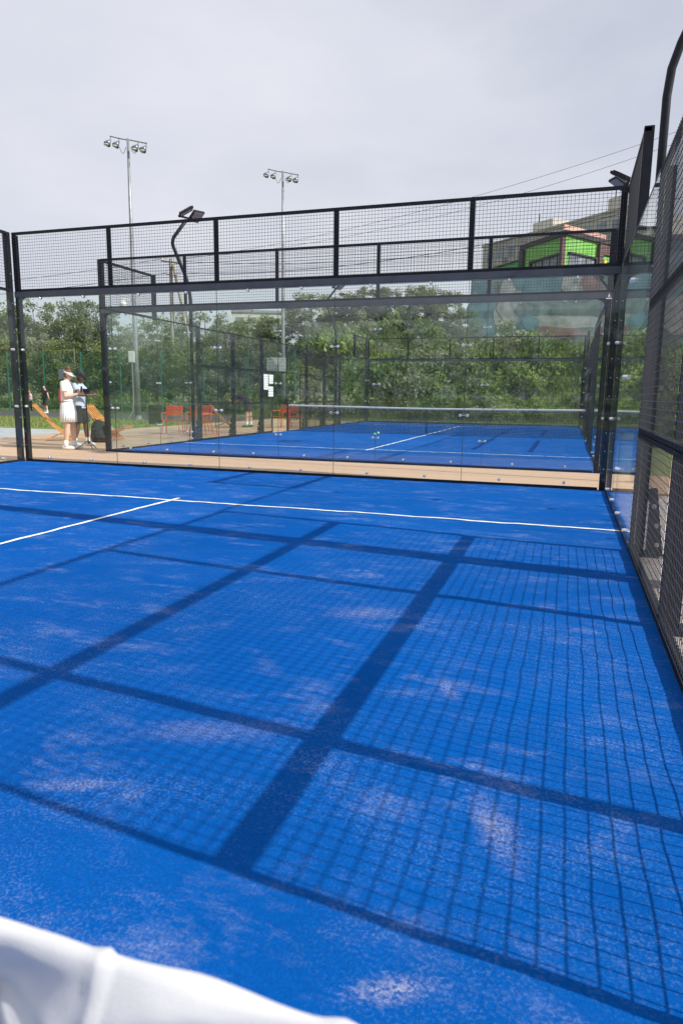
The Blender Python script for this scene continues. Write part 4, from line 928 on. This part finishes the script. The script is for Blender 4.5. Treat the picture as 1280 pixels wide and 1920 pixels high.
bk_i = fr_i = tp_i = 0; first = {}
for (x, y, top, v) in place:
    if x > -12: tp_i += 1; lab = '%s tree from the left on top of the bushy slope behind the second court' % ords[tp_i - 1].capitalize(); grp = 'trees on top of the slope'
    elif y > 46: bk_i += 1; lab = '%s taller tree from the left in the back row beyond the green mesh fence' % ords[bk_i - 1].capitalize(); grp = 'tall trees beyond the green fence'
    else: fr_i += 1; lab = '%s lower tree from the left in the front row just behind the green mesh fence' % ords[fr_i - 1].capitalize(); grp = 'low trees behind the green fence'
    z0 = height(x, y); src = TREES[v]; Hs = (7.2, 8.0, 6.4, 6.8)[v]; sc = (top - z0) / Hs; sc3 = (max(.6 if x > -12.5 else .8, min(1.15, sc * 1.1)),) * 2 + (max(sc, .42),)
    lab = lab[0].lower() + lab[1:]
    if v not in first: first[v] = 1; o = src; o.location = (x, y, z0); o.rotation_euler = (0, 0, rd.uniform(0, 6)); o.scale = sc3; o['label'] = lab; o['group'] = grp
    else: copy_tree(src, (x, y, z0), rd.uniform(0, 6), sc3, lab, grp)

for i in range(19):      # trees behind the photographer, mirrored in the court glass
    x = -52 + i * 4.1 + rd.uniform(-.8, .8); y = -27 + rd.uniform(-3, 3); v = rd.randrange(4); sc = rd.uniform(.75, .98)
    copy_tree(TREES[v], (x, y, -.06), rd.uniform(0, 6), (1.15, 1.15, sc), 'leafy tree behind the photographer, seen only mirrored in the court glass', 'trees mirrored in the glass')

# shrubs
SH = []
for s in range(4):
    rg = np.random.default_rng(40 + s); r2 = random.Random(s); cl = []
    for i in range(16):
        a = r2.uniform(0, 6.28); q = r2.uniform(0, 1) ** .5 * .95; cl.append((math.cos(a) * q, math.sin(a) * q, .25 + (1 - q) * r2.uniform(.4, 1.1)))
    o = leaves('bush', LEAFS if s < 3 else LEAFW, cl, 120, .085, None, (.3, .5), .85, rg); tag(o, 'rounded green bush among many covering the slope behind the second court', 'bush', 'bushes on the slope'); SH.append(o)
used = set(); cnt = 0
for i in range(900):
    if cnt >= 210: break
    if i % 4 == 3: x = rd.uniform(7.9, 14); y = rd.uniform(16.5, 44)
    else: x = rd.uniform(-12.5, 9); y = 36.2 + 17 * rd.random() ** 1.2
    if x <= 7.4 and y < 36: continue
    k = rd.randrange(4); z = height(x, y); s = rd.choice((.6, .8, 1.0, 1.3, 1.75)) * rd.uniform(.85, 1.15)
    if k not in used: used.add(k); o = SH[k]
    else: o = SH[k].copy(); COL.objects.link(o)
    if y > 46 and x > -4.5: s = min(s, .85)
    if x > 7.4 and y < 36: o['label'] = 'rounded green bush on the bank outside the right side of the courts'; o['group'] = 'bushes on the right bank'
    elif y > 48: o['label'] = 'rounded green bush high on the slope, near the mural wall and hilltop trees'; o['group'] = 'bushes high on the slope'
    elif y > 41: o['label'] = 'rounded green bush halfway up the slope behind the second court'; o['group'] = 'bushes halfway up the slope'
    else: o['label'] = 'rounded green bush at the foot of the slope behind the second court'; o['group'] = 'bushes at the foot of the slope'
    o.location = (x, y, z - .1); o.rotation_euler = (0, 0, rd.uniform(0, 6)); o.scale = (s, s, s * rd.uniform(.7, 1.2)); cnt += 1
for i in range(34):      # low scrub at the foot of the left trees
    x = -46 + i * 1.02 + rd.uniform(-.3, .3); y = 39.6 + rd.uniform(0, 2.2); o = SH[rd.randrange(4)].copy(); COL.objects.link(o)
    o['label'] = 'leafy bush in the hedge-like row at the foot of the trees, behind the green fence'; o['group'] = 'bushes behind the green fence'
    s = rd.uniform(.9, 1.35); o.location = (x, y, height(x, y) - .1); o.scale = (s, s, s * rd.uniform(.9, 1.3)); o.rotation_euler = (0, 0, rd.uniform(0, 6))

# ground cover and grass: nobody could count it
def scatter(name, m, pts, size, h):
    n = len(pts); P = np.array(pts); a = rng.uniform(0, 6.28, n); w = size * rng.uniform(.5, 1.2, n); hh = h * rng.uniform(.5, 1.3, n); lx = rng.normal(0, .35, (n, 2)) * hh[:, None]
    dx = np.stack([np.cos(a) * w, np.sin(a) * w, np.zeros(n)], 1); tp = P + np.stack([lx[:, 0], lx[:, 1], hh], 1)
    vs = np.stack([P - dx, P + dx, tp], 1).reshape(-1, 3); me = bpy.data.meshes.new(name); me.vertices.add(3 * n); me.vertices.foreach_set('co', vs.ravel().astype('f'))
    me.loops.add(3 * n); me.loops.foreach_set('vertex_index', np.arange(3 * n, dtype='i')); me.polygons.add(n); me.polygons.foreach_set('loop_start', np.arange(0, 3 * n, 3, dtype='i'))
    me.materials.append(m); at = me.attributes.new('tone', 'FLOAT', 'POINT'); at.data.foreach_set('value', np.repeat(rng.uniform(0, 1, n), 3).astype('f')); me.update(calc_edges=True)
    o = bpy.data.objects.new(name, me); COL.objects.link(o); o['kind'] = 'stuff'; return o
pts = []
for i in range(46000):
    u = rd.random()
    if u < .45: x = rd.uniform(-45, -10.5); y = rd.uniform(20.5 if x > -30 else 20.7, 28.2)
    elif u < .75: x = rd.uniform(-10, 7.5); y = rd.uniform(32.8, 37)
    else: x = rd.uniform(-45, -10.5); y = rd.uniform(37.6, 41)
    if x < -10.4 and y < 20.7: continue
    if -13.2 < x < -10.4 and rd.random() < .3: continue
    pts.append((x, y, height(x, y)))
scatter('grass', GRASSB, pts, .022, .13)
pts = []
for i in range(26000):
    x = rd.uniform(-13, 12); y = rd.uniform(35.5, 53) if x < 7.6 else rd.uniform(16, 53)
    pts.append((x, y, height(x, y) - .03))
scatter('undergrowth', WEED, pts, .05, .5)
